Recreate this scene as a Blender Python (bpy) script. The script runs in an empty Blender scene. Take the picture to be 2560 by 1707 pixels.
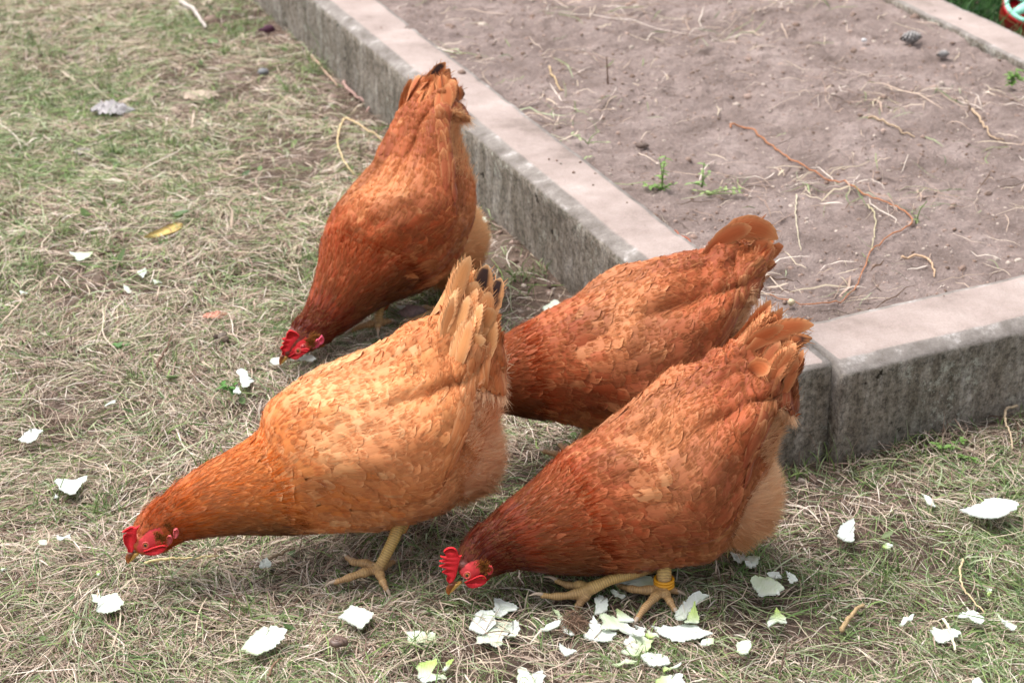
import bpy, math, random
import numpy as np
from mathutils import Vector
from mathutils.geometry import tessellate_polygon
R = np.random.RandomState(11)
random.seed(11)
SC = bpy.context.scene

# ---------------------------------------------------------------- camera, sky, sun, exposure
F = 4824.0; CH = 1.4; PITCH = math.atan(2525 / F)
cd = bpy.data.cameras.new("camera"); cam = bpy.data.objects.new("camera", cd)
SC.collection.objects.link(cam); SC.camera = cam
cam.location = (0, 0, CH); cam.rotation_euler = (math.pi / 2 - PITCH, 0, 0)
cd.sensor_width = 36; cd.lens = F / 2560 * 36; cd.clip_start = 0.05; cd.clip_end = 500
cd.dof.use_dof = True; cd.dof.focus_distance = 2.42; cd.dof.aperture_fstop = 8.0
w = bpy.data.worlds.new("World"); SC.world = w; w.use_nodes = True
nt = w.node_tree; bg = nt.nodes["Background"]
sky = nt.nodes.new("ShaderNodeTexSky"); sky.sky_type = 'NISHITA'; sky.sun_disc = False
SUN_EL, SUN_ROT = math.radians(64), math.radians(-60)
sky.sun_elevation = SUN_EL; sky.sun_rotation = SUN_ROT; sky.air_density = 1.0; sky.dust_density = 4.0
hs = nt.nodes.new("ShaderNodeHueSaturation"); hs.inputs["Saturation"].default_value = 0.22
nt.links.new(sky.outputs[0], hs.inputs["Color"]); nt.links.new(hs.outputs[0], bg.inputs[0])
bg.inputs[1].default_value = 0.15
sd = bpy.data.lights.new("sun", 'SUN'); sun = bpy.data.objects.new("sun", sd); SC.collection.objects.link(sun)
sd.energy = 1.8; sd.angle = math.radians(38); sd.color = (1, 0.985, 0.965)
sdir = Vector((math.sin(SUN_ROT) * math.cos(SUN_EL), math.cos(SUN_ROT) * math.cos(SUN_EL), math.sin(SUN_EL)))
sun.rotation_euler = sdir.to_track_quat('Z', 'Y').to_euler()
SC.view_settings.view_transform = 'Standard'; SC.view_settings.look = 'None'
SC.view_settings.exposure = 1.02; SC.view_settings.gamma = 1.0

# ---------------------------------------------------------------- survey helpers (photo measurement -> metres)
FW = np.array([0, math.cos(PITCH), -math.sin(PITCH)]); UP = np.array([0, math.sin(PITCH), math.cos(PITCH)])
RT = np.array([1., 0, 0]); CP = np.array([0, 0, CH])
def ray(u, v): return FW + RT * (u - 1280) / F - UP * (v - 853.5) / F
def on(u, v, z=0.0):
    d = ray(u, v); return CP + d * ((z - CH) / d[2])
def at(u, v, Y):
    d = ray(u, v); return CP + d * (Y / d[1])
def s2l(c):
    c = np.array(c, float) / 255.0
    return np.where(c <= 0.04045, c / 12.92, ((c + 0.055) / 1.055) ** 2.4)
def nrm(a): return a / (np.linalg.norm(a, axis=-1, keepdims=True) + 1e-12)

def _h(i, j, s):
    n = (i.astype(np.int64) * 374761393 + j.astype(np.int64) * 668265263 + s * 974634777) & 0x7fffffff
    n = ((n ^ (n >> 13)) * 1274126177) & 0x7fffffff
    return ((n ^ (n >> 16)) & 0xffff) / 65535.0
def vn(x, y, s=0):
    xi = np.floor(x); yi = np.floor(y); fx = x - xi; fy = y - yi
    fx = fx * fx * (3 - 2 * fx); fy = fy * fy * (3 - 2 * fy); xi = xi.astype(np.int64); yi = yi.astype(np.int64)
    a = _h(xi, yi, s); b = _h(xi + 1, yi, s); c = _h(xi, yi + 1, s); d = _h(xi + 1, yi + 1, s)
    return (a + (b - a) * fx) * (1 - fy) + (c + (d - c) * fx) * fy
def fbm(x, y, s=0, o=4):
    t = 0; a = .5; n = 0
    for k in range(o):
        t = t + a * vn(x * 2 ** k, y * 2 ** k, s + k * 7); n += a; a *= .5
    return t / n
def sst(a, b, x):
    t = np.clip((x - a) / (b - a), 0, 1); return t * t * (3 - 2 * t)

def mesh(name, V, faces, mats, col=None, vec=None, parent=None, smooth=True, midx=None):
    me = bpy.data.meshes.new(name); V = np.asarray(V, dtype=np.float32).reshape(-1, 3)
    if parent is not None: V = V - np.array(parent.location, dtype=np.float32)
    fl = [np.asarray(f, dtype=np.int32) for f in (faces if isinstance(faces, list) else [faces]) if len(f)]
    me.vertices.add(len(V)); me.vertices.foreach_set("co", V.ravel())
    loops = np.concatenate([f.ravel() for f in fl]); tot = np.concatenate([np.full(len(f), f.shape[1], np.int32) for f in fl])
    st = np.concatenate([[0], np.cumsum(tot)[:-1]]).astype(np.int32)
    me.loops.add(len(loops)); me.loops.foreach_set("vertex_index", loops)
    me.polygons.add(len(tot)); me.polygons.foreach_set("loop_start", st); me.polygons.foreach_set("loop_total", tot)
    if midx is not None: me.polygons.foreach_set("material_index", np.asarray(midx, dtype=np.int32))
    me.update(calc_edges=True)
    if smooth: me.polygons.foreach_set("use_smooth", np.ones(len(tot), dtype=bool))
    if col is not None:
        ca = me.color_attributes.new("Col", 'FLOAT_COLOR', 'POINT'); c = np.ones((len(V), 4), np.float32); c[:, :3] = col
        ca.data.foreach_set("color", c.ravel())
    if vec is not None:
        va = me.attributes.new("fuv", 'FLOAT_VECTOR', 'POINT'); va.data.foreach_set("vector", np.asarray(vec, np.float32).ravel())
    for m in (mats if isinstance(mats, (list, tuple)) else [mats]): me.materials.append(m)
    o = bpy.data.objects.new(name, me); SC.collection.objects.link(o)
    if parent is not None: o.parent = parent
    return o
def tag(o, label=None, cat=None, group=None, kind=None):
    if label: o["label"] = label
    if cat: o["category"] = cat
    if group: o["group"] = group
    if kind: o["kind"] = kind
    return o
def empty(name, loc):
    o = bpy.data.objects.new(name, None); o.location = [float(c) for c in loc]; o.empty_display_size = .05
    SC.collection.objects.link(o); return o

# ---------------------------------------------------------------- materials
def mat(name, rough=.8, spec=.3):
    m = bpy.data.materials.new(name); m.use_nodes = True; b = m.node_tree.nodes["Principled BSDF"]
    b.inputs["Roughness"].default_value = rough; b.inputs["Specular IOR Level"].default_value = spec
    return m, m.node_tree, b
def node(t, typ, **k):
    n = t.nodes.new(typ)
    for a, v in k.items(): setattr(n, a, v)
    return n
def noise(t, vec, scale, detail=4, rough=.6):
    n = node(t, "ShaderNodeTexNoise"); n.inputs["Scale"].default_value = scale; n.inputs["Detail"].default_value = detail
    n.inputs["Roughness"].default_value = rough
    if vec is not None: t.links.new(vec, n.inputs["Vector"])
    return n.outputs["Fac"]
def ramp(t, fac, stops):
    r = node(t, "ShaderNodeValToRGB"); e = r.color_ramp.elements
    while len(e) < len(stops): e.new(.5)
    for q, (p, c) in zip(e, stops):
        q.position = p; q.color = (*[float(k) for k in (c if hasattr(c, '__len__') else (c, c, c))], 1)
    t.links.new(fac, r.inputs[0]); return r.outputs[0]
def mix(t, a, b, fac, mode='MIX'):
    n = node(t, "ShaderNodeMix", data_type='RGBA', blend_type=mode)
    for inp, x in (("Factor", fac), ("A", a), ("B", b)):
        s = [q for q in n.inputs if q.name == inp and (q.type == 'VALUE' if inp == "Factor" else q.type == 'RGBA')][0]
        if hasattr(x, 'links'): t.links.new(x, s)
        else: s.default_value = x if inp == "Factor" else (*[float(k) for k in x], 1)
    return [q for q in n.outputs if q.type == 'RGBA'][0]
def bump(t, b, h, strength, dist):
    n = node(t, "ShaderNodeBump"); n.inputs["Strength"].default_value = strength; n.inputs["Distance"].default_value = dist
    t.links.new(h, n.inputs["Height"]); t.links.new(n.outputs[0], b.inputs["Normal"]); return n
def attr(t, name): return node(t, "ShaderNodeAttribute", attribute_name=name)
def mapv(t, vec, sc):
    n = node(t, "ShaderNodeMapping"); n.inputs["Scale"].default_value = sc; t.links.new(vec, n.inputs[0]); return n.outputs[0]
def coord(t): return node(t, "ShaderNodeTexCoord").outputs["Object"]
def mapto(t, v, a, b, c, d):
    n = node(t, "ShaderNodeMapRange"); t.links.new(v, n.inputs[0])
    for i, x in enumerate((a, b, c, d)): n.inputs[i + 1].default_value = x
    return n.outputs[0]
def math_(t, op, a, b=None):
    n = node(t, "ShaderNodeMath", operation=op)
    for i, x in enumerate((a, b)):
        if x is None: continue
        if hasattr(x, 'links'): t.links.new(x, n.inputs[i])
        else: n.inputs[i].default_value = x
    return n.outputs[0]

def translucent(m, t, b, colsock, amt):
    tr = node(t, "ShaderNodeBsdfTranslucent"); t.links.new(colsock, tr.inputs[0]); mx = node(t, "ShaderNodeMixShader")
    mx.inputs[0].default_value = amt; t.links.new(b.outputs[0], mx.inputs[1]); t.links.new(tr.outputs[0], mx.inputs[2])
    t.links.new(mx.outputs[0], t.nodes["Material Output"].inputs[0])

def soil_mat(name, dark, mid, light):
    m, t, b = mat(name, .95, .15); c = coord(t)
    a = ramp(t, noise(t, c, 9, 8, .7), [(.3, s2l(dark)), (.52, s2l(mid)), (.72, s2l(light))])
    f = noise(t, c, 160, 6, .75); a2 = mix(t, a, ramp(t, f, [(.3, .35), (.7, 1.0)]), .55, 'MULTIPLY')
    sp = ramp(t, noise(t, c, 420, 2, .5), [(.69, 0.), (.74, 1.)]); a3 = mix(t, a2, s2l((205, 195, 190)), sp)
    t.links.new(a3, b.inputs["Base Color"]); bump(t, b, math_(t, 'ADD', f, math_(t, 'MULTIPLY', noise(t, c, 48, 5, .7), 1.6)), 1.0, .006); return m
M_SOIL = soil_mat("bed_soil", (118, 102, 95), (152, 134, 127), (179, 161, 154))
M_GROUND = soil_mat("ground_soil", (82, 67, 56), (120, 102, 90), (156, 138, 126))

def concrete_mat():
    m, t, b = mat("concrete", .9, .2); c = coord(t); g = node(t, "ShaderNodeNewGeometry")
    sx = node(t, "ShaderNodeSeparateXYZ"); t.links.new(g.outputs["Normal"], sx.inputs[0])
    upf = mapto(t, sx.outputs[2], .35, .75, 0, 1); top1 = mapto(t, sx.outputs[2], .962, .985, 0, 1)
    top = ramp(t, noise(t, c, 7, 6, .65), [(.28, s2l((122, 108, 100))), (.45, s2l((157, 141, 134))), (.6, s2l((171, 155, 148))), (.75, s2l((185, 171, 165)))])
    cham = ramp(t, noise(t, c, 22, 6, .7), [(.35, s2l((112, 104, 98))), (.55, s2l((142, 134, 128))), (.70, s2l((190, 184, 180)))])
    top = mix(t, cham, top, top1)
    streak = noise(t, mapv(t, c, (34, 34, 9)), 1.0, 9, .78)
    side = ramp(t, streak, [(.32, s2l((74, 69, 62))), (.44, s2l((110, 104, 96))), (.54, s2l((136, 130, 122))), (.62, s2l((160, 155, 149))), (.72, s2l((190, 186, 181)))])
    big = ramp(t, noise(t, c, 6, 5, .65), [(.38, s2l((88, 78, 58))), (.6, s2l((142, 124, 106)))]); side = mix(t, side, big, .26)
    grit = ramp(t, noise(t, c, 120, 6, .8), [(.40, .40), (.5, 1.0), (.60, 1.5)]); side = mix(t, side, grit, .8, 'MULTIPLY')
    lich = ramp(t, noise(t, c, 62, 8, .85), [(.54, 0.), (.60, 1.)]); licm = math_(t, 'MULTIPLY', lich, ramp(t, noise(t, c, 11, 3, .5), [(.46, 0.), (.58, .8)]))
    side = mix(t, side, s2l((182, 182, 170)), licm)
    pit = ramp(t, noise(t, c, 30, 4, .6), [(.30, 1.), (.34, 0.)]); side = mix(t, side, s2l((48, 42, 34)), pit)
    fin = noise(t, c, 330, 5, .8); base = mix(t, side, top, upf)
    base = mix(t, base, ramp(t, fin, [(.3, .62), (.65, 1.05)]), .6, 'MULTIPLY')
    t.links.new(base, b.inputs["Base Color"])
    hsum = math_(t, 'ADD', fin, math_(t, 'MULTIPLY', noise(t, c, 55, 5, .7), 1.5)); bump(t, b, hsum, .7, .0022); return m
M_CONC = concrete_mat()

def col_mat(name, rough=.7, spec=.3, tr=0., nscale=0, namt=.3, sheen=0.):
    m, t, b = mat(name, rough, spec); a = attr(t, "Col").outputs["Color"]
    if nscale:
        f = noise(t, coord(t), nscale, 4, .65); a = mix(t, a, ramp(t, f, [(.25, 1 - namt), (.75, 1 + namt * .3)]), 1.0, 'MULTIPLY')
        bump(t, b, f, .4, .0008)
    t.links.new(a, b.inputs["Base Color"])
    if sheen: b.inputs["Sheen Weight"].default_value = sheen
    if tr: translucent(m, t, b, a, tr)
    return m
M_STRAND = col_mat("dry_grass", .6, .25, .25)
M_LEAF = col_mat("green_leaf", .5, .35, .3)
M_DEBRIS = col_mat("debris", .85, .2, 0, 260, .5)
M_CLAW = col_mat("horn", .4, .4, 0, 400, .25)

def feather_mat():
    m, t, b = mat("feather", .62, .22); a = attr(t, "Col").outputs["Color"]; fv = attr(t, "fuv").outputs["Vector"]
    f = noise(t, mapv(t, fv, (4.5, .9, 7.0)), 1.0, 4, .7)
    a2 = mix(t, a, ramp(t, f, [(.25, .84), (.5, .98), (.75, 1.08)]), 1.0, 'MULTIPLY')
    t.links.new(a2, b.inputs["Base Color"]); bump(t, b, f, .35, .0009)
    b.inputs["Sheen Weight"].default_value = .12; b.inputs["Sheen Roughness"].default_value = .4
    translucent(m, t, b, a2, .14); return m
M_FEATHER = feather_mat()
M_FLUFF = col_mat("fluff", .8, .1, .5)
def skin_mat():
    m, t, b = mat("hen_skin", .5, .35); a = attr(t, "Col").outputs["Color"]; fv = attr(t, "fuv").outputs["Vector"]
    sx = node(t, "ShaderNodeSeparateXYZ"); t.links.new(fv, sx.inputs[0])
    nw = noise(t, coord(t), 160, 3, .6); st = math_(t, 'SINE', math_(t, 'ADD', math_(t, 'MULTIPLY', sx.outputs[0], 2 * math.pi / .0030), math_(t, 'MULTIPLY', nw, 5.0)))
    band = math_(t, 'MULTIPLY', ramp(t, st, [(.0, 1.), (.35, 0.)]), sx.outputs[1])
    a2 = mix(t, a, s2l((112, 78, 52)), math_(t, 'MULTIPLY', band, math_(t, 'MULTIPLY', nw, .8)))
    n = noise(t, coord(t), 240, 4, .7); a2 = mix(t, a2, ramp(t, n, [(.3, .7), (.7, 1.1)]), .7, 'MULTIPLY')
    t.links.new(a2, b.inputs["Base Color"]); hh = math_(t, 'SUBTRACT', n, band); bump(t, b, hh, .5, .001)
    return m
M_SKIN = skin_mat()
def flesh_mat(name):
    m, t, b = mat(name, .62, .22); a = attr(t, "Col").outputs["Color"]; n = noise(t, coord(t), 620, 5, .7)
    a2 = mix(t, a, ramp(t, n, [(.3, .8), (.7, 1.06)]), .8, 'MULTIPLY'); t.links.new(a2, b.inputs["Base Color"])
    b.inputs["Subsurface Weight"].default_value = .25; b.inputs["Subsurface Radius"].default_value = (.004, .001, .0008); b.inputs["Subsurface Scale"].default_value = 1.0
    bump(t, b, n, .8, .0009); return m
M_COMB = flesh_mat("comb_flesh")
M_EYE = col_mat("eye_gloss", .08, .6)
def cabbage_mat():
    m, t, b = mat("cabbage_leaf", .38, .4); a = attr(t, "Col").outputs["Color"]; fv = attr(t, "fuv").outputs["Vector"]
    v = noise(t, mapv(t, fv, (9, 1.2, 1)), 1.0, 4, .6); n2 = noise(t, coord(t), 60, 3, .5)
    a2 = mix(t, a, ramp(t, v, [(.35, (.80, .87, .72)), (.45, (.93, .96, .9)), (.6, (1., 1., 1.))]), .75, 'MULTIPLY')
    t.links.new(a2, b.inputs["Base Color"]); bump(t, b, math_(t, 'ADD', v, n2), .5, .0015)
    translucent(m, t, b, a2, .3); return m
M_CAB = cabbage_mat()
def paint_mat(name, c, rough=.35):
    m, t, b = mat(name, rough, .5); n = noise(t, coord(t), 40, 4, .6)
    t.links.new(mix(t, s2l(c), ramp(t, n, [(.3, .75), (.7, 1.05)]), .6, 'MULTIPLY'), b.inputs["Base Color"]); return m

# ---------------------------------------------------------------- site frame: kerbs meet at a right angle
A0 = math.radians(24.7); E1 = np.array([math.cos(A0), math.sin(A0)]); E2 = np.array([-math.sin(A0), math.cos(A0)])
KZ = .145; L_OUT, L_IN = 1.279, 1.398; R_OUT, R_IN = 1.917, 2.056; FAR_IN, FAR_OUT = 2.392, 2.490; CRACK = 1.378
def ee(x, y): return x * E1[0] + y * E1[1], x * E2[0] + y * E2[1]
def xy(a, b): return a * E1[0] + b * E2[0], a * E1[1] + b * E2[1]
def ground_z(x, y):
    a, b = ee(x, y)
    z = (fbm(x * 3, y * 3, 3, 3) - .5) * .03 + (fbm(x * 22, y * 22, 9, 3) - .5) * .010 + (fbm(x * 90, y * 90, 19, 2) - .5) * .005
    inside = (a > L_OUT + .02) & (a < FAR_OUT) & (b > R_OUT + .02)
    return np.where(inside, z - .03, z)
def bed_z(x, y):
    a, b = ee(x, y)
    z = .128 + (fbm(x * 5, y * 5, 31, 3) - .5) * .022 + (fbm(x * 28, y * 28, 41, 3) - .5) * .011 + (fbm(x * 80, y * 80, 51, 3) - .5) * .013
    z = z + .007 * np.exp(-((a - L_IN) / .06) ** 2) * sst(2.9, 3.6, b) + .018 * sst(.22, .0, FAR_IN + .03 - a) * sst(2.3, 2.9, 5.2 - b) * (.5 + .5 * vn(b * 9, a * 9, 5))
    return z
def warped(lo, hi, step, far):
    mid = np.arange(lo, hi, step); g = np.array([.05, .15, .4, 1, 2.5, 6, 15, 40, far])
    return np.concatenate([lo - g[::-1], mid, hi + g])
def sheet(name, X, Y, zf, m, keep=None):
    gx, gy = np.meshgrid(X, Y); nx, ny = len(X), len(Y); V = np.stack([gx, gy, zf(gx, gy)], -1).reshape(-1, 3)
    i = np.arange(nx - 1)[None, :] + np.arange(ny - 1)[:, None] * nx; Fq = np.stack([i, i + 1, i + 1 + nx, i + nx], -1).reshape(-1, 4)
    if keep is not None:
        c = V[Fq].mean(1); Fq = Fq[keep(c[:, 0], c[:, 1])]
    return mesh(name, V, Fq, m)
tag(sheet("ground", warped(-1.7, 1.9, .011, 80), warped(1.4, 5.4, .011, 80), ground_z, M_GROUND), kind="structure")
def bed_sheet():
    a = np.arange(L_IN - .05, FAR_IN + .05, .0062); b = np.arange(R_IN - .02, 5.6, .0062); ga, gb = np.meshgrid(a, b); x, y = xy(ga, gb)
    z = bed_z(x, y)
    z = np.where(gb < R_IN + .002, np.minimum(z, KZ - .02), z)
    near = (ga < L_IN) & (gb < 3.2); z = np.where(near, np.minimum(z, KZ - .02), z)
    n = len(a); V = np.stack([x, y, z], -1).reshape(-1, 3); i = np.arange(n - 1)[None, :] + np.arange(len(b) - 1)[:, None] * n
    return mesh("bed_ground", V, np.stack([i, i + 1, i + 1 + n, i + n], -1).reshape(-1, 4), M_SOIL)
tag(bed_sheet(), kind="structure")

def kerb(prof, p0, p1, side, name, label, seed, bevel=.004):
    """prof: list of (offset outward->inward, z); swept from p0 to p1 (2D), offsets along 2D vector side; worn surface"""
    prof = np.array(prof, float); P = []
    for k in range(len(prof)):                      # densify + rounded arrises
        a, b, c = prof[k - 1], prof[k], prof[(k + 1) % len(prof)]
        for q, r in ((a, b), (c, b)):
            d = nrm(q - r); P.append(b + d * bevel) if q is a else P.append(b + d * bevel)
    P = np.array(P); D = []
    for k in range(len(P)):
        a, b = P[k], P[(k + 1) % len(P)]; n = max(1, int(np.linalg.norm(b - a) / .012))
        for j in range(n): D.append(a + (b - a) * j / n)
    D = np.array(D); L = np.linalg.norm(np.array(p1) - p0); n = int(L / .012) + 1; tt = np.linspace(0, 1, n)
    base = np.array(p0)[None, :] + (np.array(p1) - p0)[None, :] * tt[:, None]
    V = np.zeros((n, len(D), 3)); V[:, :, :2] = base[:, None, :] + D[None, :, 0, None] * np.array(side)[None, None, :]; V[:, :, 2] = D[None, :, 1]
    nzv = (fbm(tt[:, None] * L * 18 + D[None, :, 1] * 30, D[None, :, 0] * 40 + 7., seed, 3) - .5)
    wear = (vn(tt * L * 35, tt * 0, seed + 5) ** 5)[:, None] * (np.abs(D[:, 1] - D[:, 1].max())[None, :] < .012)
    V[:, :, 2] += np.where(D[None, :, 1] > .05, nzv * .0016 - wear * .003, 0); V[:, :, :2] += (nzv * .003)[:, :, None] * np.array(side)
    k = len(D); i = np.arange(n - 1)[:, None] * k; j = np.arange(k)[None, :]; j2 = (j + 1) % k
    Fq = np.stack([i + j, i + j2, i + j2 + k, i + j + k], -1).reshape(-1, 4); V = V.reshape(-1, 3)
    c0 = V[:k].mean(0); c1 = V[-k:].mean(0); V = np.vstack([V, c0, c1]); a = np.arange(k); nb = (n - 1) * k
    T = np.vstack([np.stack([np.full(k, len(V) - 2), (a + 1) % k, a], -1), np.stack([np.full(k, len(V) - 1), nb + a, nb + (a + 1) % k], -1)])
    return tag(mesh(name, V, [Fq, T], M_CONC), label, "kerb", "concrete kerbs round the soil bed")
tw = L_IN - L_OUT; kp = [(0, -.1), (0, KZ - .010), (.030, KZ), (tw, KZ), (tw, -.1)]
kerb(kp, xy(L_OUT, 2.034), xy(L_OUT, 5.9), E1, "concrete_kerb", "long weathered concrete kerb running from the top of the picture down to the corner, grass on its left", 3)
tr_ = R_IN - R_OUT; cp_ = [(0, -.1), (0, KZ - .002), (L_IN + .002 - L_OUT, KZ), (L_IN + .002 - L_OUT, -.1)]
# corner block: wider cap without chamfer, reaches the crack
def block(a0, a1, b0, b1, name, label, seed):
    return kerb([(0, -.1), (0, KZ + .0005), (b1 - b0, KZ + .0015), (b1 - b0, -.1)], xy(a0, b0), xy(a1, b0), E2, name, label, seed)
block(L_OUT - .001, CRACK - .003, 1.936, 2.031, "concrete_kerb", "short corner block of the concrete kerb, left of the dark crack", 8)
kerb([(0, -.1), (0, KZ - .011), (.028, KZ), (tr_, KZ), (tr_, -.1)], xy(CRACK + .003, R_OUT), xy(3.9, R_OUT), E2, "concrete_kerb", "concrete kerb right of the crack with lichen and dark pits on its front", 13)
block2 = kerb([(0, 0.0), (0, KZ - .002), (tr_ - .115, KZ - .001), (tr_ - .115, 0)], xy(L_OUT + .03, 2.0345), xy(CRACK + .001, 2.0345), E2, "concrete_kerb", "narrow fill of concrete behind the corner block where the kerbs meet", 17) if False else None
kerb([(0, -.1), (0, KZ), (FAR_OUT - FAR_IN, KZ), (FAR_OUT - FAR_IN, -.1)], xy(FAR_IN, R_IN + .003), xy(FAR_IN, 6.2), E1, "concrete_kerb", "pale concrete kerb at the top right with soil spilling over it", 23)

# ---------------------------------------------------------------- grass and hay strands
def ribbons(P, W, C, nn=None):
    """P (N,K,3) centre lines, W (N,K) half widths, C (N,3|N,K,3) colours -> V,F,col"""
    N, K, _ = P.shape; T = np.gradient(P, axis=1); T = nrm(T)
    rv = R.normal(size=(N, 1, 3)) * np.array([.7, .7, .25]); S = nrm(np.cross(T, nrm(np.array([0, 0, 1.]) + rv) if nn is None else nrm(nn[:, None] + rv * .22)))
    V = np.stack([P - S * W[..., None], P + S * W[..., None]], 2).reshape(-1, 3)
    i = np.arange(N)[:, None] * K * 2 + np.arange(K - 1)[None, :] * 2
    Fq = np.stack([i, i + 1, i + 3, i + 2], -1).reshape(-1, 4)
    if C.ndim == 2: C = np.repeat(C[:, None, :], K, 1)
    return V, Fq, np.repeat(C.reshape(-1, 3), 2, axis=0)
PAL_DRY = np.array([s2l(c) for c in [(212, 194, 174), (199, 177, 158), (228, 214, 200), (173, 149, 133), (150, 126, 112), (206, 190, 165), (187, 170, 155)]])
PAL_GRN = np.array([s2l(c) for c in [(128, 146, 92), (106, 130, 76), (152, 166, 120), (170, 178, 144), (86, 110, 64), (138, 158, 96)]])
PAL_DRK = np.array([s2l(c) for c in [(88, 68, 54), (70, 56, 46), (112, 88, 72)]])
def lying(n, box, zf, keep, green, hmat, wid, length, K=6, lift=1.0, dark=.20, seed=0):
    x = R.uniform(box[0], box[1], n); y = R.uniform(box[2], box[3], n); k = R.uniform(size=n) < keep(x, y); x, y = x[k], y[k]; n = len(x)
    L = length * np.exp(R.normal(size=n) * .45); th = R.uniform(0, 2 * np.pi, n) + 0
    th = np.where(R.uniform(size=n) < .5, (vn(x * 6, y * 6, 77) * 9 + R.normal(size=n) * .5), th)
    cur = R.normal(size=n) * 3.2; cur2 = R.normal(size=n) * 1.2; t = np.linspace(0, 1, K)[None, :] * L[:, None]
    a = th[:, None] + cur[:, None] * t * (t < 9) + cur2[:, None] * np.sin(t * 60)*.05 * 6
    dx = np.cos(a); dy = np.sin(a); st = (L / (K - 1))[:, None]
    X = x[:, None] + np.cumsum(dx * st, 1) - L[:, None] / 2 * np.cos(th)[:, None]; Yy = y[:, None] + np.cumsum(dy * st, 1) - L[:, None] / 2 * np.sin(th)[:, None]
    h = hmat(x, y); base = R.uniform(0, 1, n) ** 1.4 * h; tilt = R.normal(size=n) * .10 * lift; arch = np.abs(R.normal(size=n)) * .006 * lift
    u = np.linspace(-1, 1, K)[None, :]; z = zf(X, Yy) + base[:, None] + np.maximum(tilt[:, None] * L[:, None] * u * .5, -.004) + arch[:, None] * (1 - u * u) + .001
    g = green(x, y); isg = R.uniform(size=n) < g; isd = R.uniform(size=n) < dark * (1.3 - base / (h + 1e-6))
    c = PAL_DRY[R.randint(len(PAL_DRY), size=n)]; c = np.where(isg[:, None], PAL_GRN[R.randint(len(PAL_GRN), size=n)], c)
    c = np.where(isd[:, None], PAL_DRK[R.randint(len(PAL_DRK), size=n)], c) * R.uniform(.8, 1.12, (n, 1)) * (1 + .12 * sst(2.4, 3.4, y))[:, None]  # strands get paler with distance: haze painted into their colour
    W = wid * np.exp(R.normal(size=n) * .35)[:, None] * (1 - .75 * np.abs(u) ** 3) * .5
    return ribbons(np.stack([X, Yy, z], -1), W, c)
def merge(parts):
    V = []; Fq = []; C = []; o = 0
    for v, f, c in parts: V.append(v); Fq.append(f + o); C.append(c); o += len(v)
    return np.vstack(V), np.vstack(Fq), np.vstack(C)

def edge_dist(x, y):
    """distance from the kerb feet, outside the bed"""
    a, b = ee(x, y); dl = np.where(b > R_OUT, L_OUT - a, 9); dr = np.where(a > L_OUT, R_OUT - b, 9)
    dd = np.hypot(np.minimum(a - L_OUT, 0), np.minimum(b - R_OUT, 0)); return np.minimum(np.minimum(dl, dr), dd + 0 * a)
def lawn_mask(x, y):
    a, b = ee(x, y); out = ~((a > L_OUT - .004) & (b > R_OUT - .004)); d = edge_dist(x, y)
    bare = sst(.0, .22, d + (fbm(x * 6, y * 6, 91, 3) - .5) * .22); patch = sst(.28, .45, fbm(x * 4.5, y * 4.5, 95, 3))
    return out * (.10 + .90 * bare) * (.22 + .78 * patch)
def green_f(x, y):
    g = fbm(x * 3.2, y * 5, 101, 3); far = sst(2.3, 3.6, y)
    return np.clip(.27 + .08 * far + sst(.46, .66, g) * (.22 + .08 * far) + sst(.3, .9, x) * sst(.52, .6, fbm(x * 8, y * 8, 111, 2)) * .3, 0, .85)
FEET = []
def mat_h(x, y):
    h = .004 + .014 * sst(.3, .75, fbm(x * 7, y * 7, 121, 3))
    for fx, fy in FEET: h = h * (.25 + .75 * sst(.03, .07, np.hypot(x - fx, y - fy)))
    return h
for q_ in ((868, 1318), (835, 1325), (880, 1345), (1521, 1362), (1450, 1352), (1470, 1410), (1548, 1390), (1012, 722), (965, 730), (866, 748), (1290, 1045)):
    FEET.append(tuple(on(q_[0] * 2560 / 2352, q_[1] * 2560 / 2352, 0)[:2]))
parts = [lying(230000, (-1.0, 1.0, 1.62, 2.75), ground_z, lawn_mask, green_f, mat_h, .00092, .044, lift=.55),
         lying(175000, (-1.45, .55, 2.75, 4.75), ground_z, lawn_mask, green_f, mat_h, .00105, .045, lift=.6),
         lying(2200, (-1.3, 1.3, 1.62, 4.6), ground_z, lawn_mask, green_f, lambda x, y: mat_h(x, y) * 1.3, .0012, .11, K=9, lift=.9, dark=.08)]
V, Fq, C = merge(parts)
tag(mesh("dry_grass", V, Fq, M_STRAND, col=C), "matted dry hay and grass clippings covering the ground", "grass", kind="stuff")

def blades(n, box, zf, keep, hgt, wid, pal, clump=None, lean=.5, K=5):
    if clump is None: x = R.uniform(box[0], box[1], n); y = R.uniform(box[2], box[3], n)
    else:
        ci = R.randint(len(clump), size=n); x = clump[ci, 0] + R.normal(size=n) * .014; y = clump[ci, 1] + R.normal(size=n) * .014
    k = R.uniform(size=n) < keep(x, y); x, y = x[k], y[k]; n = len(x)
    H = hgt * np.exp(R.normal(size=n) * .4); th = R.uniform(0, 2 * np.pi, n); ln = np.abs(R.normal(size=n)) * lean + .1; t = np.linspace(0, 1, K)[None, :]
    r = (H * ln)[:, None] * t ** 1.8; X = x[:, None] + np.cos(th)[:, None] * r; Yy = y[:, None] + np.sin(th)[:, None] * r
    z = zf(x, y)[:, None] - .001 + H[:, None] * (t - .35 * ln[:, None] * t ** 2)
    c = pal[R.randint(len(pal), size=n)] * R.uniform(.7, 1.15, (n, 1)); W = wid * (1 - t ** 2 * .95) * np.exp(R.normal(size=n) * .3)[:, None] * .5
    return ribbons(np.stack([X, Yy, z], -1), W, c)
cl = np.stack([R.uniform(-1.3, 1.2, 900), R.uniform(1.65, 4.7, 900)], -1); g = green_f(cl[:, 0], cl[:, 1]) + .1 * (edge_dist(cl[:, 0], cl[:, 1]) < .03)
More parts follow.
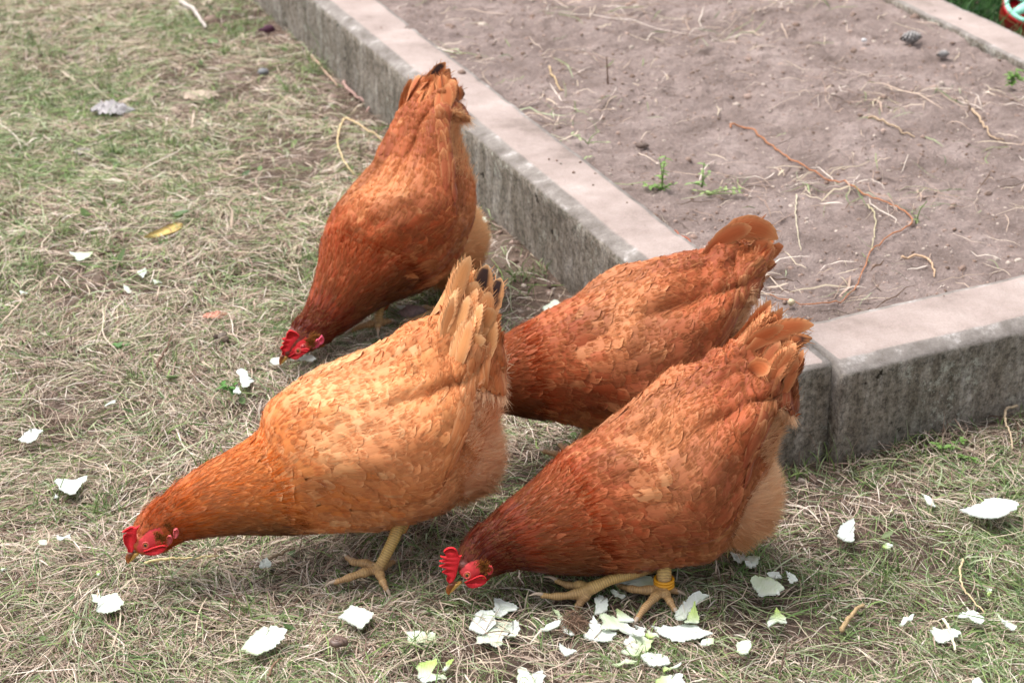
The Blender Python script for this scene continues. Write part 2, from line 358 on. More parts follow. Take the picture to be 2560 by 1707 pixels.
cl = cl[R.uniform(size=900) < g * 1.5]
kc = np.array([xy(L_OUT - .02, b) for b in R.uniform(1.95, 2.4, 4)] + [xy(a, R_OUT - .012) for a in (1.30, 1.33, 1.36, 1.378, 1.40, 1.47, 1.56)])
parts = [blades(20000, None, ground_z, lambda x, y: lawn_mask(x, y) > .05, .026, .0018, PAL_GRN, cl, 1.0),
         blades(140, None, ground_z, lambda x, y: x == x, .032, .0016, np.vstack([PAL_GRN, PAL_DRY[3:5] * .8]), kc, .6),
         blades(11000, (-1.2, 1.1, 1.65, 4.6), ground_z, lambda x, y: lawn_mask(x, y), .022, .0015, np.vstack([PAL_GRN, PAL_GRN, PAL_DRY]), None, 1.0)]
V, Fq, C = merge(parts); tag(mesh("green_grass", V, Fq, M_STRAND, col=C), "short green grass blades standing up through the hay", "grass", kind="stuff")
# lush dark lawn behind the far kerb
PALD = np.array([s2l(c) for c in [(52, 92, 44), (40, 76, 38), (70, 112, 56), (92, 128, 76), (34, 62, 34)]])
def behind(x, y):
    a, b = ee(x, y); wc = on(2583, 8, .085); return ((a > FAR_OUT + .005) & (np.hypot(x - wc[0], y - wc[1] + .03) > .10)) * 1.0
V, Fq, C = blades(26000, (.75, 1.9, 3.2, 5.2), ground_z, behind, .07, .0032, PALD, None, .8)
tag(mesh("lawn_grass", V, Fq, M_STRAND, col=C), "lush dark green lawn grass behind the far kerb", "grass", kind="stuff")
# bits on the bed: sparse hay, small clods
def bedk(x, y):
    a, b = ee(x, y); ins = (a > L_IN - .02) & (a < FAR_IN + .05) & (b > R_IN); d = sst(.42, .7, fbm(x * 5, y * 5, 141, 3))
    return ins * (.10 + .9 * d)
parts = [lying(6500, (-.4, 1.3, 2.3, 4.6), bed_z, bedk, lambda x, y: .22 + 0 * x, lambda x, y: .003 + 0 * x, .0012, .05, lift=.6, dark=.2),
         lying(420, (-.3, 1.3, 2.3, 4.2), bed_z, bedk, lambda x, y: .2 + 0 * x, lambda x, y: .006 + 0 * x, .0015, .10, K=8, lift=.9, dark=.1)]
V, Fq, C = merge(parts); tag(mesh("loose_hay", V, Fq, M_STRAND, col=C), "thin scatter of loose hay strands on the soil bed", "hay", kind="stuff")
def clods(n, sampler, size, pal):
    ico = np.array([(0, 0, 1), (.9, 0, .3), (.28, .85, .35), (-.72, .53, .3), (-.72, -.53, .35), (.28, -.85, .3), (.7, .5, -.5), (-.27, .8, -.5), (-.85, 0, -.5), (-.27, -.8, -.5), (.7, -.5, -.5)])
    tri = np.array([(0, 1, 2), (0, 2, 3), (0, 3, 4), (0, 4, 5), (0, 5, 1), (1, 6, 2), (2, 6, 7), (2, 7, 3), (3, 7, 8), (3, 8, 4), (4, 8, 9), (4, 9, 5), (5, 9, 10), (5, 10, 1), (1, 10, 6)])
    P = sampler(n); n = len(P); s = size * np.exp(R.normal(size=n) * .5); V = ico[None] * s[:, None, None] * R.uniform(.6, 1.2, (n, 1, 3)) * R.uniform(.75, 1.2, (n, 11, 1)) * np.array([1, 1, .65])
    th = R.uniform(0, 6.28, n); c, s_ = np.cos(th)[:, None], np.sin(th)[:, None]; V = np.stack([V[..., 0] * c - V[..., 1] * s_, V[..., 0] * s_ + V[..., 1] * c, V[..., 2]], -1) + P[:, None]
    Fq = (tri[None] + np.arange(n)[:, None, None] * 11).reshape(-1, 3); C = np.repeat(pal[R.randint(len(pal), size=n)] * R.uniform(.8, 1.15, (n, 1)), 11, axis=0)
    return V.reshape(-1, 3), Fq, C
def samp_bed(n):
    a = R.uniform(L_IN - .08, FAR_IN + .06, n); b = R.uniform(R_IN - .05, 4.9, n); x, y = xy(a, b); onk = (a < L_IN) | (b < R_IN) | (a > FAR_IN)
    k = ~onk | (R.uniform(size=n) < .05); x, y, onk = x[k], y[k], onk[k]; return np.stack([x, y, np.where(onk, KZ + .0008, bed_z(x, y))], -1)
def samp_foot(n):
    b = R.uniform(0, 1, n); d = np.abs(R.normal(size=n)) * .08 + .004; lft = R.uniform(size=n) < .75
    x1, y1 = xy(L_OUT - d, 1.93 + b * 3); x2, y2 = xy(L_OUT + b * .8, R_OUT - d); x = np.where(lft, x1, x2); y = np.where(lft, y1, y2); return np.stack([x, y, ground_z(x, y)], -1)
PS = np.array([s2l(c) for c in [(150, 126, 114), (172, 148, 136), (126, 104, 92), (188, 172, 160), (140, 118, 106)]])
V, Fq, C = clods(9500, samp_bed, .0024, PS); tag(mesh("soil_crumbs", V, Fq, M_DEBRIS, col=C), "small crumbs of soil scattered over the bed and its kerbs", "soil", kind="stuff")
V, Fq, C = clods(1500, samp_foot, .004, PS * .85); tag(mesh("soil_crumbs", V, Fq, M_DEBRIS, col=C), "soil crumbs along the foot of the kerb", "soil", kind="stuff")
# small round weed leaves lying among the hay
def leaflets(n):
    x = R.uniform(-1.2, 1.1, n); y = R.uniform(1.68, 4.4, n); k = (lawn_mask(x, y) > .15); x, y = x[k], y[k]; n = len(x); m = 9
    r = .0042 * np.exp(R.normal(size=n) * .35); a = np.linspace(0, 2 * np.pi, m, endpoint=False)[None] + R.uniform(0, 6, (n, 1)); th = R.uniform(0, 6.28, n)[:, None]
    px = r[:, None] * np.cos(a) * 1.5; py_ = r[:, None] * np.sin(a) * .75; X = x[:, None] + px * np.cos(th) - py_ * np.sin(th); Yy = y[:, None] + px * np.sin(th) + py_ * np.cos(th)
    zc = ground_z(x, y) + mat_h(x, y) * .9 + .003; Z = zc[:, None] + px * R.normal(size=(n, 1)) * .4 + py_ * R.normal(size=(n, 1)) * .4 + .0015
    V = np.concatenate([np.stack([X, Yy, Z], -1), np.stack([x, y, zc], -1)[:, None]], 1); i = np.arange(m); T = np.stack([np.full(m, m), i, (i + 1) % m], -1)
    Fq = (T[None] + np.arange(n)[:, None, None] * (m + 1)).reshape(-1, 3); return V.reshape(-1, 3), Fq, np.repeat(PAL_GRN[R.choice([0, 1, 4], size=n)] * R.uniform(.6, 1.1, (n, 1)), m + 1, axis=0)
V, Fq, C = leaflets(380); tag(mesh("weed_leaves", V, Fq, M_LEAF, col=C), "tiny green clover and weed leaves dotted through the hay", "weeds", kind="stuff")

# ---------------------------------------------------------------- small builders
def tube(P, rad, k=8, cap=True):
    P = np.array(P, float); n = len(P); rad = np.broadcast_to(np.array(rad, float), (n,)); T = nrm(np.gradient(P, axis=0))
    ref = np.array([0, 0, 1.]) if abs(T[0][2]) < .9 else np.array([1., 0, 0]); S = nrm(np.cross(T[0], ref)); V = []
    for i in range(n):
        S = nrm(S - T[i] * (S @ T[i])); B = np.cross(T[i], S); a = np.linspace(0, 2 * np.pi, k, endpoint=False)
        V.append(P[i] + rad[i] * (np.cos(a)[:, None] * S + np.sin(a)[:, None] * B))
    V = np.vstack(V); i = np.arange(n - 1)[:, None] * k; j = np.arange(k)[None]; j2 = (j + 1) % k
    Fq = np.stack([i + j, i + j2, i + j2 + k, i + j + k], -1).reshape(-1, 4); V = np.vstack([V, P[0] - T[0] * rad[0] * .6, P[-1] + T[-1] * rad[-1] * .6]); a = np.arange(k)
    Tt = np.vstack([np.stack([np.full(k, len(V) - 2), (a + 1) % k, a], -1), np.stack([np.full(k, len(V) - 1), (n - 1) * k + a, (n - 1) * k + (a + 1) % k], -1)])
    return V, Fq, Tt
def smooth_path(P, n):
    P = np.array(P, float); d = np.concatenate([[0], np.cumsum(np.linalg.norm(np.diff(P, axis=0), axis=1))]); t = np.linspace(0, d[-1], n); out = np.zeros((n, P.shape[1]))
    Q = np.vstack([2 * P[0] - P[1], P, 2 * P[-1] - P[-2]])
    for m, x in enumerate(t):
        i = min(max(np.searchsorted(d, x) - 1, 0), len(P) - 2); u = (x - d[i]) / (d[i + 1] - d[i] + 1e-12); p0, p1, p2, p3 = Q[i], Q[i + 1], Q[i + 2], Q[i + 3]
        out[m] = .5 * (2 * p1 + (p2 - p0) * u + (2 * p0 - 5 * p1 + 4 * p2 - p3) * u * u + (3 * p1 - p0 - 3 * p2 + p3) * u ** 3)
    return out
def joined(parts):
    V = []; Q = []; T = []; o = 0
    for v, q, t in parts: V.append(v); Q.append(q + o); T.append(t + o); o += len(v)
    return np.vstack(V), np.vstack(Q), np.vstack(T)
def plate(pts, th, col, mat_, name, parent=None, nrml=None, bend=0.):
    """solid cut-out from a 3-D outline: rounded rim, given thickness"""
    P = np.array(pts, float); c = P.mean(0)
    if nrml is None:
        nrml = nrm(sum(np.cross(P[i] - c, P[(i + 1) % len(P)] - c) for i in range(len(P))))
    # round the outline
    P = smooth_path(np.vstack([P, P[:1]]), len(P) * 4 + 1)[:-1]; m = len(P); c = P.mean(0)
    nx = nrm(np.roll(P, -1, 0) - np.roll(P, 1, 0)); inw = np.cross(nrml, nx); area = sum(np.cross(P[i] - c, P[(i + 1) % m] - c) @ nrml for i in range(m))
    if area < 0: inw = -inw
    lay = [P + inw * th * .24 + nrml * th * .5, P + inw * th * .05 + nrml * th * .3, P - nrml * 0, P + inw * th * .05 - nrml * th * .3, P + inw * th * .24 - nrml * th * .5]
    V = np.vstack(lay); j = np.arange(m); j2 = (j + 1) % m
    Q = np.vstack([np.stack([a * m + j, a * m + j2, (a + 1) * m + j2, (a + 1) * m + j], -1) for a in range(4)])
    tri = np.array(tessellate_polygon([[Vector(p) for p in lay[0]]])); T = np.vstack([tri, tri[:, ::-1] + 4 * m])
    C = np.tile(np.array(col), (len(V), 1)); 
    return mesh(name, V, [Q, T], mat_, col=C, parent=parent)

# ---------------------------------------------------------------- hens
class Surf:
    def __init__(s, st, ratios, Ys, bumpf, ns=120, nf=72):
        st = np.array(st, float) * (2560 / 2352.0); n = len(st); C = []; A = []
        for (uT, vT, uB, vB), Y in zip(st, Ys):
            c = at((uT + uB) / 2, (vT + vB) / 2, Y); dist = (c - CP) @ FW; C.append(c); A.append((RT * (uT - uB) - UP * (vT - vB)) / 2 / F * dist)
        par = np.hstack([C, A, np.array(ratios)[:, None]]); par = smooth_path(par, ns)
        for _ in range(2): par[1:-1] = (par[:-2] + 2 * par[1:-1] + par[2:]) / 4
        s.C = par[:, :3]; dd_ = (s.C - CP) @ FW; s.px = (1280 + F * ((s.C - CP) @ RT) / dd_) * 2352 / 2560; A = par[:, 3:6]; ra_ = np.linalg.norm(A, axis=1, keepdims=True); A = A * np.where(np.linspace(0, 1, ns)[:, None] > .15, np.maximum(ra_ - .0032, ra_ * .8) / ra_, 1); T = nrm(np.gradient(s.C, axis=0)); ra = np.linalg.norm(A, axis=1, keepdims=True)
        B = np.cross(T, A); B = nrm(B) * ra * par[:, 6:7]; view = nrm(CP - s.C); B = B * np.sign((B * view).sum(1, keepdims=True))
        s.T = T; s.ra = ra[:, 0]; ph = np.linspace(-np.pi, np.pi, nf, endpoint=False); s.nf = nf; s.ns = ns
        sv = np.linspace(0, 1, ns)[:, None]; r = 1 + 0 * sv + 0 * ph[None]
        X = s.C[:, None] + np.cos(ph)[None, :, None] * A[:, None] + np.sin(ph)[None, :, None] * B[:, None]
        N = nrm(np.cos(ph)[None, :, None] * A[:, None] / (ra[:, None] ** 2) + np.sin(ph)[None, :, None] * B[:, None] / (np.linalg.norm(B, axis=1)[:, None, None] ** 2))
        s.X = X + N * bumpf(sv, np.degrees(ph)[None])[..., None]
        ds = np.gradient(s.X, axis=0); dp = np.roll(s.X, -1, 1) - np.roll(s.X, 1, 1); n2 = nrm(np.cross(dp, ds)); n2 *= np.sign((n2 * N).sum(-1, keepdims=True)); s.N = n2; s.Tn = nrm(ds)
        s.ls = np.linalg.norm(ds, axis=-1) * (ns - 1); s.lp = np.linalg.norm(dp, axis=-1) / 2 / (2 * np.pi / nf)
    def _bil(s, G, sv, ph):
        a = np.clip(sv, 0, 1) * (s.ns - 1); i = np.minimum(a.astype(int), s.ns - 2); fa = a - i; b = ((ph + np.pi) / (2 * np.pi) * s.nf) % s.nf; j = b.astype(int) % s.nf; fb = b - np.floor(b); j2 = (j + 1) % s.nf
        if G.ndim == 3: fa = fa[..., None]; fb = fb[..., None]
        return (G[i, j] * (1 - fb) + G[i, j2] * fb) * (1 - fa) + (G[i + 1, j] * (1 - fb) + G[i + 1, j2] * fb) * fa
    def ev(s, sv, ph):
        p = s._bil(s.X, sv, ph); n = nrm(s._bil(s.N, sv, ph)); ex = np.maximum(sv - 1, 0) * s._bil(s.ls, sv, ph)
        p = p + ex[..., None] * s.T[-1]; return p, n
    def solid(s):
        k = s.nf; off_ = (.0032 * sst(.10, .22, np.linspace(0, 1, s.ns)))[:, None, None]; V = (s.X - s.N * off_).reshape(-1, 3); i = np.arange(s.ns - 1)[:, None] * k; j = np.arange(k)[None]; j2 = (j + 1) % k
        Q = np.stack([i + j, i + j2, i + j2 + k, i + j + k], -1).reshape(-1, 4); V = np.vstack([V, s.C[0] - s.T[0] * s.ra[0] * .5, s.C[-1] + s.T[-1] * s.ra[-1] * .5]); a = np.arange(k)
        T = np.vstack([np.stack([np.full(k, len(V) - 2), (a + 1) % k, a], -1), np.stack([np.full(k, len(V) - 1), (s.ns - 1) * k + a, (s.ns - 1) * k + (a + 1) % k], -1)]); return V, Q, T

NU, NV = 5, 8
FRAY = None
def feathers(S, s0, p0, L, W, skew, lift, base, pale, edge, h0=.0006, stripe=None):
    n = len(s0); u = np.linspace(-1, 1, NU)[None, None, :]; v = np.linspace(0, 1, NV)[None, :, None]
    prof = (np.clip(v * 5, 0, 1) ** .5 * .55 + .45 * np.sin(np.clip(v, 0, 1) * np.pi * .62)) * np.sqrt(np.clip(1 - np.clip((v - .62) / .385, 0, 1) ** 2.3, 0, 1))
    ls = S._bil(S.ls, s0, p0); lp = np.maximum(S._bil(S.lp, s0, p0), .006); c, sn = np.cos(skew), np.sin(skew)
    al = L[:, None, None] * (v - .12); ac = W[:, None, None] * .5 * u * prof
    al = al * (1 + 0 * u); sv = s0[:, None, None] + (al * c[:, None, None] - ac * sn[:, None, None]) / ls[:, None, None]; ph = p0[:, None, None] + (al * sn[:, None, None] + ac * c[:, None, None]) / lp[:, None, None]
    P, N = S.ev(sv, ph); roll = R.normal(size=n)[:, None, None] * .05
    h = h0 + lift[:, None, None] * L[:, None, None] * v ** 1.3 - (.055 * W[:, None, None]) * (u * prof) ** 2 + roll * W[:, None, None] * u * v + .0004
    P = P + N * h[..., None]
    if FRAY is not None:
        m_ = FRAY[0]; u0 = R.uniform(-.92, .92, (n, m_)); K_ = 4; tt = np.linspace(0, 1, K_)[None, None]; vv = .66 + .08 * (1 - np.abs(u0))[..., None] + tt * (.10 + .20 * (1 - u0[..., None] ** 2)) * R.uniform(.6, 1.25, (n, m_, 1)); uu = u0[..., None] * (.86 + .34 * tt)
        al2 = L[:, None, None] * (vv - .12); ac2 = W[:, None, None] * .5 * uu * .93; sv2 = s0[:, None, None] + (al2 * c[:, None, None] - ac2 * sn[:, None, None]) / ls[:, None, None]; ph2 = p0[:, None, None] + (al2 * sn[:, None, None] + ac2 * c[:, None, None]) / lp[:, None, None]; P2, N2 = S.ev(sv2, ph2); P2 = P2 + N2 * (h0 + lift[:, None, None] * L[:, None, None] * vv ** 1.3 + .0007 + R.uniform(-.0003, .0012, (n, m_, 1)) * tt)[..., None]
        cc = (base * .62 + pale * .38)[:, None] * R.uniform(.9, 1.1, (n, m_, 1)) + 0 * P2[:, :, 0]; FRAY[1].append(ribbons(P2.reshape(-1, K_, 3), R.uniform(.0007, .0013, (n * m_, 1)) * np.array([[.9, 1., .7, .15]]) * .5, cc.reshape(-1, 3), N2[:, :, 0].reshape(-1, 3)))
    e = edge[:, None, None] * (np.abs(u) ** 2.5 * .75 * (v > .25) + sst(.72, 1., v) * .8 + .25 * sst(.0, .6, 1 - np.abs(u) * 4) * v); e = np.clip(e * .7 * (1 + 0 * ph), 0, 1)[..., None]
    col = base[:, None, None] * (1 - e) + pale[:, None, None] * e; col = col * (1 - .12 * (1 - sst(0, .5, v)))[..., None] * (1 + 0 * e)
    uv = np.stack([u + 0 * v + 0 * ph, v + 0 * u + 0 * ph, np.arange(n)[:, None, None] * 1.37 + 0 * ph], -1)
    i = (np.arange(n) * NU * NV)[:, None, None] + (np.arange(NV - 1) * NU)[None, :, None] + np.arange(NU - 1)[None, None, :]
    Q = np.stack([i, i + 1, i + 1 + NU, i + NU], -1).reshape(-1, 4); return P.reshape(-1, 3), Q, col.reshape(-1, 3), uv.reshape(-1, 3)
def big_feathers(defs, Yb, base, pale, dark, kcol, fr):
    """defs: (base px, ctrl px, tip px, width px, dY tip, kind)"""
    Vs = []; Qs = []; Cs = []; Us = []; o = 0; K, U = 14, 7
    for m, (b, c, t, wd, dy, kind) in enumerate(defs):
        Y0 = Yb + m * .0022 * (1 if m % 2 else -1); d3 = len(b) == 3; p0, p1, p2 = (b, c, t) if d3 else (at(*b, Y0), at(*c, Y0 + dy * .5), at(*t, Y0 + dy)); v = np.linspace(0, 1, K)[:, None]
        P = (1 - v) ** 2 * p0 + 2 * v * (1 - v) * p1 + v * v * p2; T = nrm(np.gradient(P, axis=0)); view = nrm(CP - P); S = nrm(np.cross(T, dy if d3 else view)); tw = R.normal() * .16
        S = S * math.cos(tw) + view * math.sin(tw); Nn = np.cross(S, T); hw = wd / 2 if d3 else wd * 1.15 / 2 / F * ((p1 - CP) @ FW); u = np.linspace(-1, 1, U)
        prof = (.35 + .65 * sst(0, .6, v)) * np.sqrt(np.clip(1 - np.clip((v - .52) / .482, 0, 1) ** 1.9, 0, 1)) * (1 + .05 * np.sin(v * 31 + m * 2))
        X = P[:, None] + (S * prof * hw)[:, None] * u[None, :, None] - (Nn * prof * hw)[:, None] * (.10 * u * u)[None, :, None] + (Nn[:, None] * (np.sin(v * 7 + m)[:, None] * .0012))
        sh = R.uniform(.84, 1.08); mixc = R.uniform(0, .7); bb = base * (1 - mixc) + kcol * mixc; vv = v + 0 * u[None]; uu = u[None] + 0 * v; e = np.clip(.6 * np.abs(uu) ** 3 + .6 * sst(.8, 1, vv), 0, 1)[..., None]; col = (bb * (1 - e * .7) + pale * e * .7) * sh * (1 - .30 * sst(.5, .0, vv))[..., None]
        if kind:
            jag = (vn(vv * 18 + m, uu * 3 + m, 5) - .5) * .5
            d = {1: sst(.85, .45, np.abs(uu + .15) + jag) * sst(.15, .35, vv) * sst(1.0, .93, vv), 2: sst(.1, .35, vn(vv * 26, uu * 7 + m, 8) - .42 + .1 * uu) * sst(.2, .45, vv) * .9, 3: sst(.88, .96, vv) * .95, 4: sst(.55, .35, vv) * .95}[kind][..., None]
            col = col * (1 - d) + dark * d
        nf_ = 80; iv = R.randint(6, K - 1, nf_); sd_ = np.where(R.uniform(size=nf_) < .5, 0, U - 1); ed = X[iv, sd_]; ce = X[iv, U // 2]; tdn = T[iv]; dr = nrm(nrm(ed - ce) * .45 + tdn); Lf = R.uniform(.005, .011, nf_); st0 = ed * .75 + ce * .25; t3 = np.linspace(0, 1, 4)[None, :, None]
        fr.append(ribbons(st0[:, None] + dr[:, None] * (Lf[:, None, None] * t3) + Nn[iv][:, None] * .0004, R.uniform(.0006, .0012, (nf_, 1)) * np.array([[1, 1, .7, .15]]) * .5, col[iv, sd_] * R.uniform(.9, 1.1, (nf_, 1)), Nn[iv] * np.sign((Nn[iv] * view[iv]).sum(1, keepdims=True))))
        Vs.append(X.reshape(-1, 3)); i = np.arange(K - 1)[:, None] * U + np.arange(U - 1)[None] + o; Qs.append(np.stack([i, i + 1, i + 1 + U, i + U], -1).reshape(-1, 4)); Cs.append(col.reshape(-1, 3))
        Us.append(np.stack([uu * 1.5, vv * 2, np.full_like(uu, m * 3.1)], -1).reshape(-1, 3)); o += K * U
    return np.vstack(Vs), np.vstack(Qs), np.vstack(Cs), np.vstack(Us)
def hairs(P, D, L, W, C, droop=.25, K=4, nn=None):
    t = np.linspace(0, 1, K)[None, :, None]; dn = np.array([0, 0, -1.]); Pc = P[:, None] + D[:, None] * (L[:, None, None] * t) + dn * (L[:, None, None] * droop * t * t) + R.normal(size=(len(P), 1, 3)) * (L[:, None, None] * .12 * t * t)
    return ribbons(Pc, W[:, None] * (1 - .8 * np.linspace(0, 1, K)[None] ** 2) * .5, C, nn)

def hen(cfg):
    global FRAY
    k = 2560 / 2352.0; pal = {a: s2l(b) for a, b in cfg['pal'].items()}; ns = len(cfg['st']); Yh, Yt = cfg['Y']
    cum = np.linspace(0, 1, ns); Ys = Yh + (Yt - Yh) * cum ** cfg.get('Yp', 1.0)
    dors = cfg.get('dors', 32)
    w0 = .4
    def gang(f): return np.abs((f - dors + 180) % 360 - 180)
    def edgeg(s): return cfg.get('wedge', 120) - dors + 85 * sst(.74, .86, s) + 12 * sst(.62, .48, s)
    def bumpf(s, f):
        g = gang(f); e = edgeg(s)
        w_ = sst(34, 68, g) * sst(e + 4, e - 1, g) * sst(w0 + .02, w0 + .15, s) * sst(1.12, .74, s) * .021
        lum = (fbm(s * 16 + 3 * (f > dors), f / 24. + 40, int(abs(cfg['hx'])), 2) - .5) * .019 * sst(.3, .45, s) * sst(1.0, .9, s)
        cre = -.012 * np.exp(-((s - (w0 + .02 + .0064 * g - .08)) / .034) ** 2) * sst(22, 48, g) * sst(100, 80, g); und = -.007 * np.exp(-((g - e - 8) / 7.) ** 2) * sst(w0 + .1, w0 + .2, s) * sst(.86, .76, s)
        return w_ + lum + cre + und + .003 * np.exp(-(g / 50.) ** 2) * np.exp(-((s - .76) / .10) ** 2)
    cfg['w0'] = w0 = .4; S0 = Surf(cfg['st'], cfg['ratio'], Ys, lambda s, f: 0 * s * f); w0 = cfg['w0'] = float(np.argmin(np.abs(S0.px - cfg['hx'])) / (S0.ns - 1)); print('w0', w0)
    S = Surf(cfg['st'], cfg['ratio'], Ys, bumpf)
    foot = cfg['foot']; root = empty("hen", foot); tag(root, cfg['label'], "hen", "hens pecking at the cabbage scraps")
    # ---- body: torso + neck + head + fluffy rump + legs welded into one skin
    solids = [S.solid()]
    fl = cfg['fluff']; fc = at(fl[0] * k, fl[1] * k, fl[5]); dist = (fc - CP) @ FW; ex = fl[2] * k / F * dist; ey = fl[3] * k / F * dist; ang = math.radians(fl[4])
    AX = RT * math.cos(ang) + UP * math.sin(ang); AY = -RT * math.sin(ang) + UP * math.cos(ang); AZ = np.cross(AX, AY); ez = fl[6]
    th = np.linspace(0, np.pi, 22)[1:-1]; ph = np.linspace(0, 2 * np.pi, 32, endpoint=False); ring = np.stack([np.cos(th)[:, None] + 0 * ph, np.sin(th)[:, None] * np.cos(ph), np.sin(th)[:, None] * np.sin(ph)], -1)
    EV = fc + (ring[..., :1] * AX * ex + ring[..., 1:2] * AY * ey + ring[..., 2:3] * AZ * ez); n1, n2 = EV.shape[:2]; ev_ = EV.reshape(-1, 3); i = np.arange(n1 - 1)[:, None] * n2; j = np.arange(n2)[None]; j2 = (j + 1) % n2
    ev_ = np.vstack([ev_, fc + AX * ex, fc - AX * ex]); a = np.arange(n2); solids.append((ev_, np.stack([i + j, i + j + n2, i + j2 + n2, i + j2], -1).reshape(-1, 4), np.vstack([np.stack([np.full(n2, len(ev_) - 2), a, (a + 1) % n2], -1), np.stack([np.full(n2, len(ev_) - 1), (n1 - 1) * n2 + (a + 1) % n2, (n1 - 1) * n2 + a], -1)])))
    legs = []; claws = []
    for lg in cfg['legs']:
        sh = np.array(lg['shank']); P = smooth_path(sh, 14); r = np.linspace(lg.get('r', .0085), .0066, 14); r = np.maximum(r, lg.get('r2', 0)); r[-2:] = np.maximum([.0078, .0085], lg.get('r2', 0)); legs.append((P, r)); v, q, t = tube(P, r, 14); solids.append((v, q, t))
        for toe in lg['toes']:
            tp = smooth_path(np.array([sh[-1]] + list(toe)), 16); tt = np.linspace(0, 1, 16); rr = .0072 * (1 - .50 * tt) * (1 + .13 * np.cos(tt * 2 * np.pi * 3)); legs.append((tp, rr)); solids.append(tube(tp, rr, 12))
            d = nrm(tp[-1] - tp[-3]); d2 = nrm(d + np.array([0, 0, -.55])); claws.append(tube(smooth_path([tp[-1] - d * .002 + np.array([0, 0, .001]), tp[-1] + d * .006 + np.array([0, 0, .0012]), tp[-1] + d * .010 + d2 * .006], 8), np.linspace(.0031, .0006, 8), 8))
    for th_ in cfg.get('thigh', []):
        P = smooth_path(np.array(th_[0]), 10); solids.append(tube(P, np.linspace(th_[1], th_[2], 10), 16))
    V, Q, T = joined(solids); me = bpy.data.meshes.new("tmp"); me.from_pydata([tuple(map(float, p)) for p in V], [], [tuple(map(int, f)) for f in Q] + [tuple(map(int, f)) for f in T]); to = bpy.data.objects.new("tmp", me); SC.collection.objects.link(to)
    rm = to.modifiers.new("r", 'REMESH'); rm.mode = 'VOXEL'; rm.voxel_size = .0019; rm.use_smooth_shade = True; smd = to.modifiers.new("s", 'SMOOTH'); smd.iterations = 3; smd.factor = .5
    dg = bpy.context.evaluated_depsgraph_get(); m2 = bpy.data.meshes.new_from_object(to.evaluated_get(dg)); nv = len(m2.vertices); V = np.zeros(nv * 3, np.float32); m2.vertices.foreach_get("co", V); V = V.reshape(-1, 3)
    lt = np.zeros(len(m2.polygons), np.int32); m2.polygons.foreach_get("loop_total", lt); li = np.zeros(len(m2.loops), np.int32); m2.loops.foreach_get("vertex_index", li)
    bpy.data.objects.remove(to); q4 = li.reshape(-1, 4) if (lt == 4).all() else None; assert q4 is not None
    col = np.tile(pal['body'] * .9, (nv, 1)); uv = np.zeros((nv, 3)); best = np.full(nv, 9.); 
    hz = V[:, 2] < .16
    for P, r in legs:
        for a in range(len(P) - 1):
            ab = P[a + 1] - P[a]; tt = np.clip(((V - P[a]) @ ab) / (ab @ ab), 0, 1); d = np.linalg.norm(V - (P[a] + tt[:, None] * ab), axis=1) - (r[a] + (r[a + 1] - r[a]) * tt)
            b = (d < .0035) & (d < best) & hz; best[b] = d[b]; L0 = np.linalg.norm(np.diff(P[:a + 1], axis=0), axis=1).sum() if a else 0; uv[b, 0] = L0 + tt[b] * np.linalg.norm(ab); uv[b, 1] = 1
    isleg = best < .0035; toe_low = sst(.05, .015, V[:, 2])[:, None]; legc = s2l((206, 172, 104)) * (1 - toe_low) + s2l((178, 142, 100)) * toe_low; col = np.where(isleg[:, None], legc, col)
    # fluff tint, neck tint by nearest spine
    rel = (V - fc); inf = ((rel @ AX / ex) ** 2 + (rel @ AY / ey) ** 2 + (rel @ AZ / ez) ** 2) < 1.12; col = np.where((inf & ~isleg)[:, None], pal['fluff'] * .95, col)
    dsp = ((V[:, None] - S.C[None, ::4]) ** 2).sum(-1).argmin(1) * 4 / (S.ns - 1); nk = (dsp < w0 - .04) & ~isleg; col = np.where(nk[:, None], pal['neck'], col)
    # head frame and red face
    H = cfg['head']; hY = H['Y']; eye = at(*H['eye'], hY); beak = at(*H['tip'], hY); hc = S.C[int(.05 * S.ns)]; hax = nrm(beak - eye); lat = nrm(CP - eye); lat = nrm(lat - hax * (lat @ hax)); hup = np.cross(hax, lat); hup *= np.sign(hup[2] + 1e-9)
    de = V - eye; lx = de @ hax; lu = de @ hup; ll = de @ lat; face = (((lx - .001) / .017) ** 2 + (lu / .0100) ** 2 < 1 + .5 * (fbm(lx * 400, lu * 400, 3, 2) - .5)) & (np.abs(ll) < .035) & (dsp < .13)
    col = np.where(face[:, None], s2l(H.get('red', (206, 60, 62))), col); uv[face] = 0
    body = mesh("body", V, q4, M_SKIN, col=col, vec=uv, parent=root)
    Vc, Qc, Tc = joined(claws); 
    for c in claws: mesh("claw", c[0], [c[1], c[2]], M_CLAW, col=np.tile(s2l((178, 158, 138)), (len(c[0]), 1)), parent=root)
    for rg in cfg.get('rings', []):
        c, rr, ax = np.array(rg[0]), rg[1], nrm(np.array(rg[2])); S1 = nrm(np.cross(ax, [1., .2, 0])); S2 = np.cross(ax, S1); a = np.linspace(0, 2 * np.pi, 40, endpoint=False); b = np.linspace(0, 2 * np.pi, 12, endpoint=False)
        cen = c + rr * (np.cos(a)[:, None] * S1 + np.sin(a)[:, None] * S2); rad = nrm(cen - c); X = cen[:, None] + .0019 * (np.cos(b)[None, :, None] * rad[:, None] + np.sin(b)[None, :, None] * ax); i = np.arange(40)[:, None]; j = np.arange(12)[None]
        Qr = np.stack([i * 12 + j, i * 12 + (j + 1) % 12, ((i + 1) % 40) * 12 + (j + 1) % 12, ((i + 1) % 40) * 12 + j], -1).reshape(-1, 4); mesh("leg_ring", X, Qr, M_RING, parent=root)
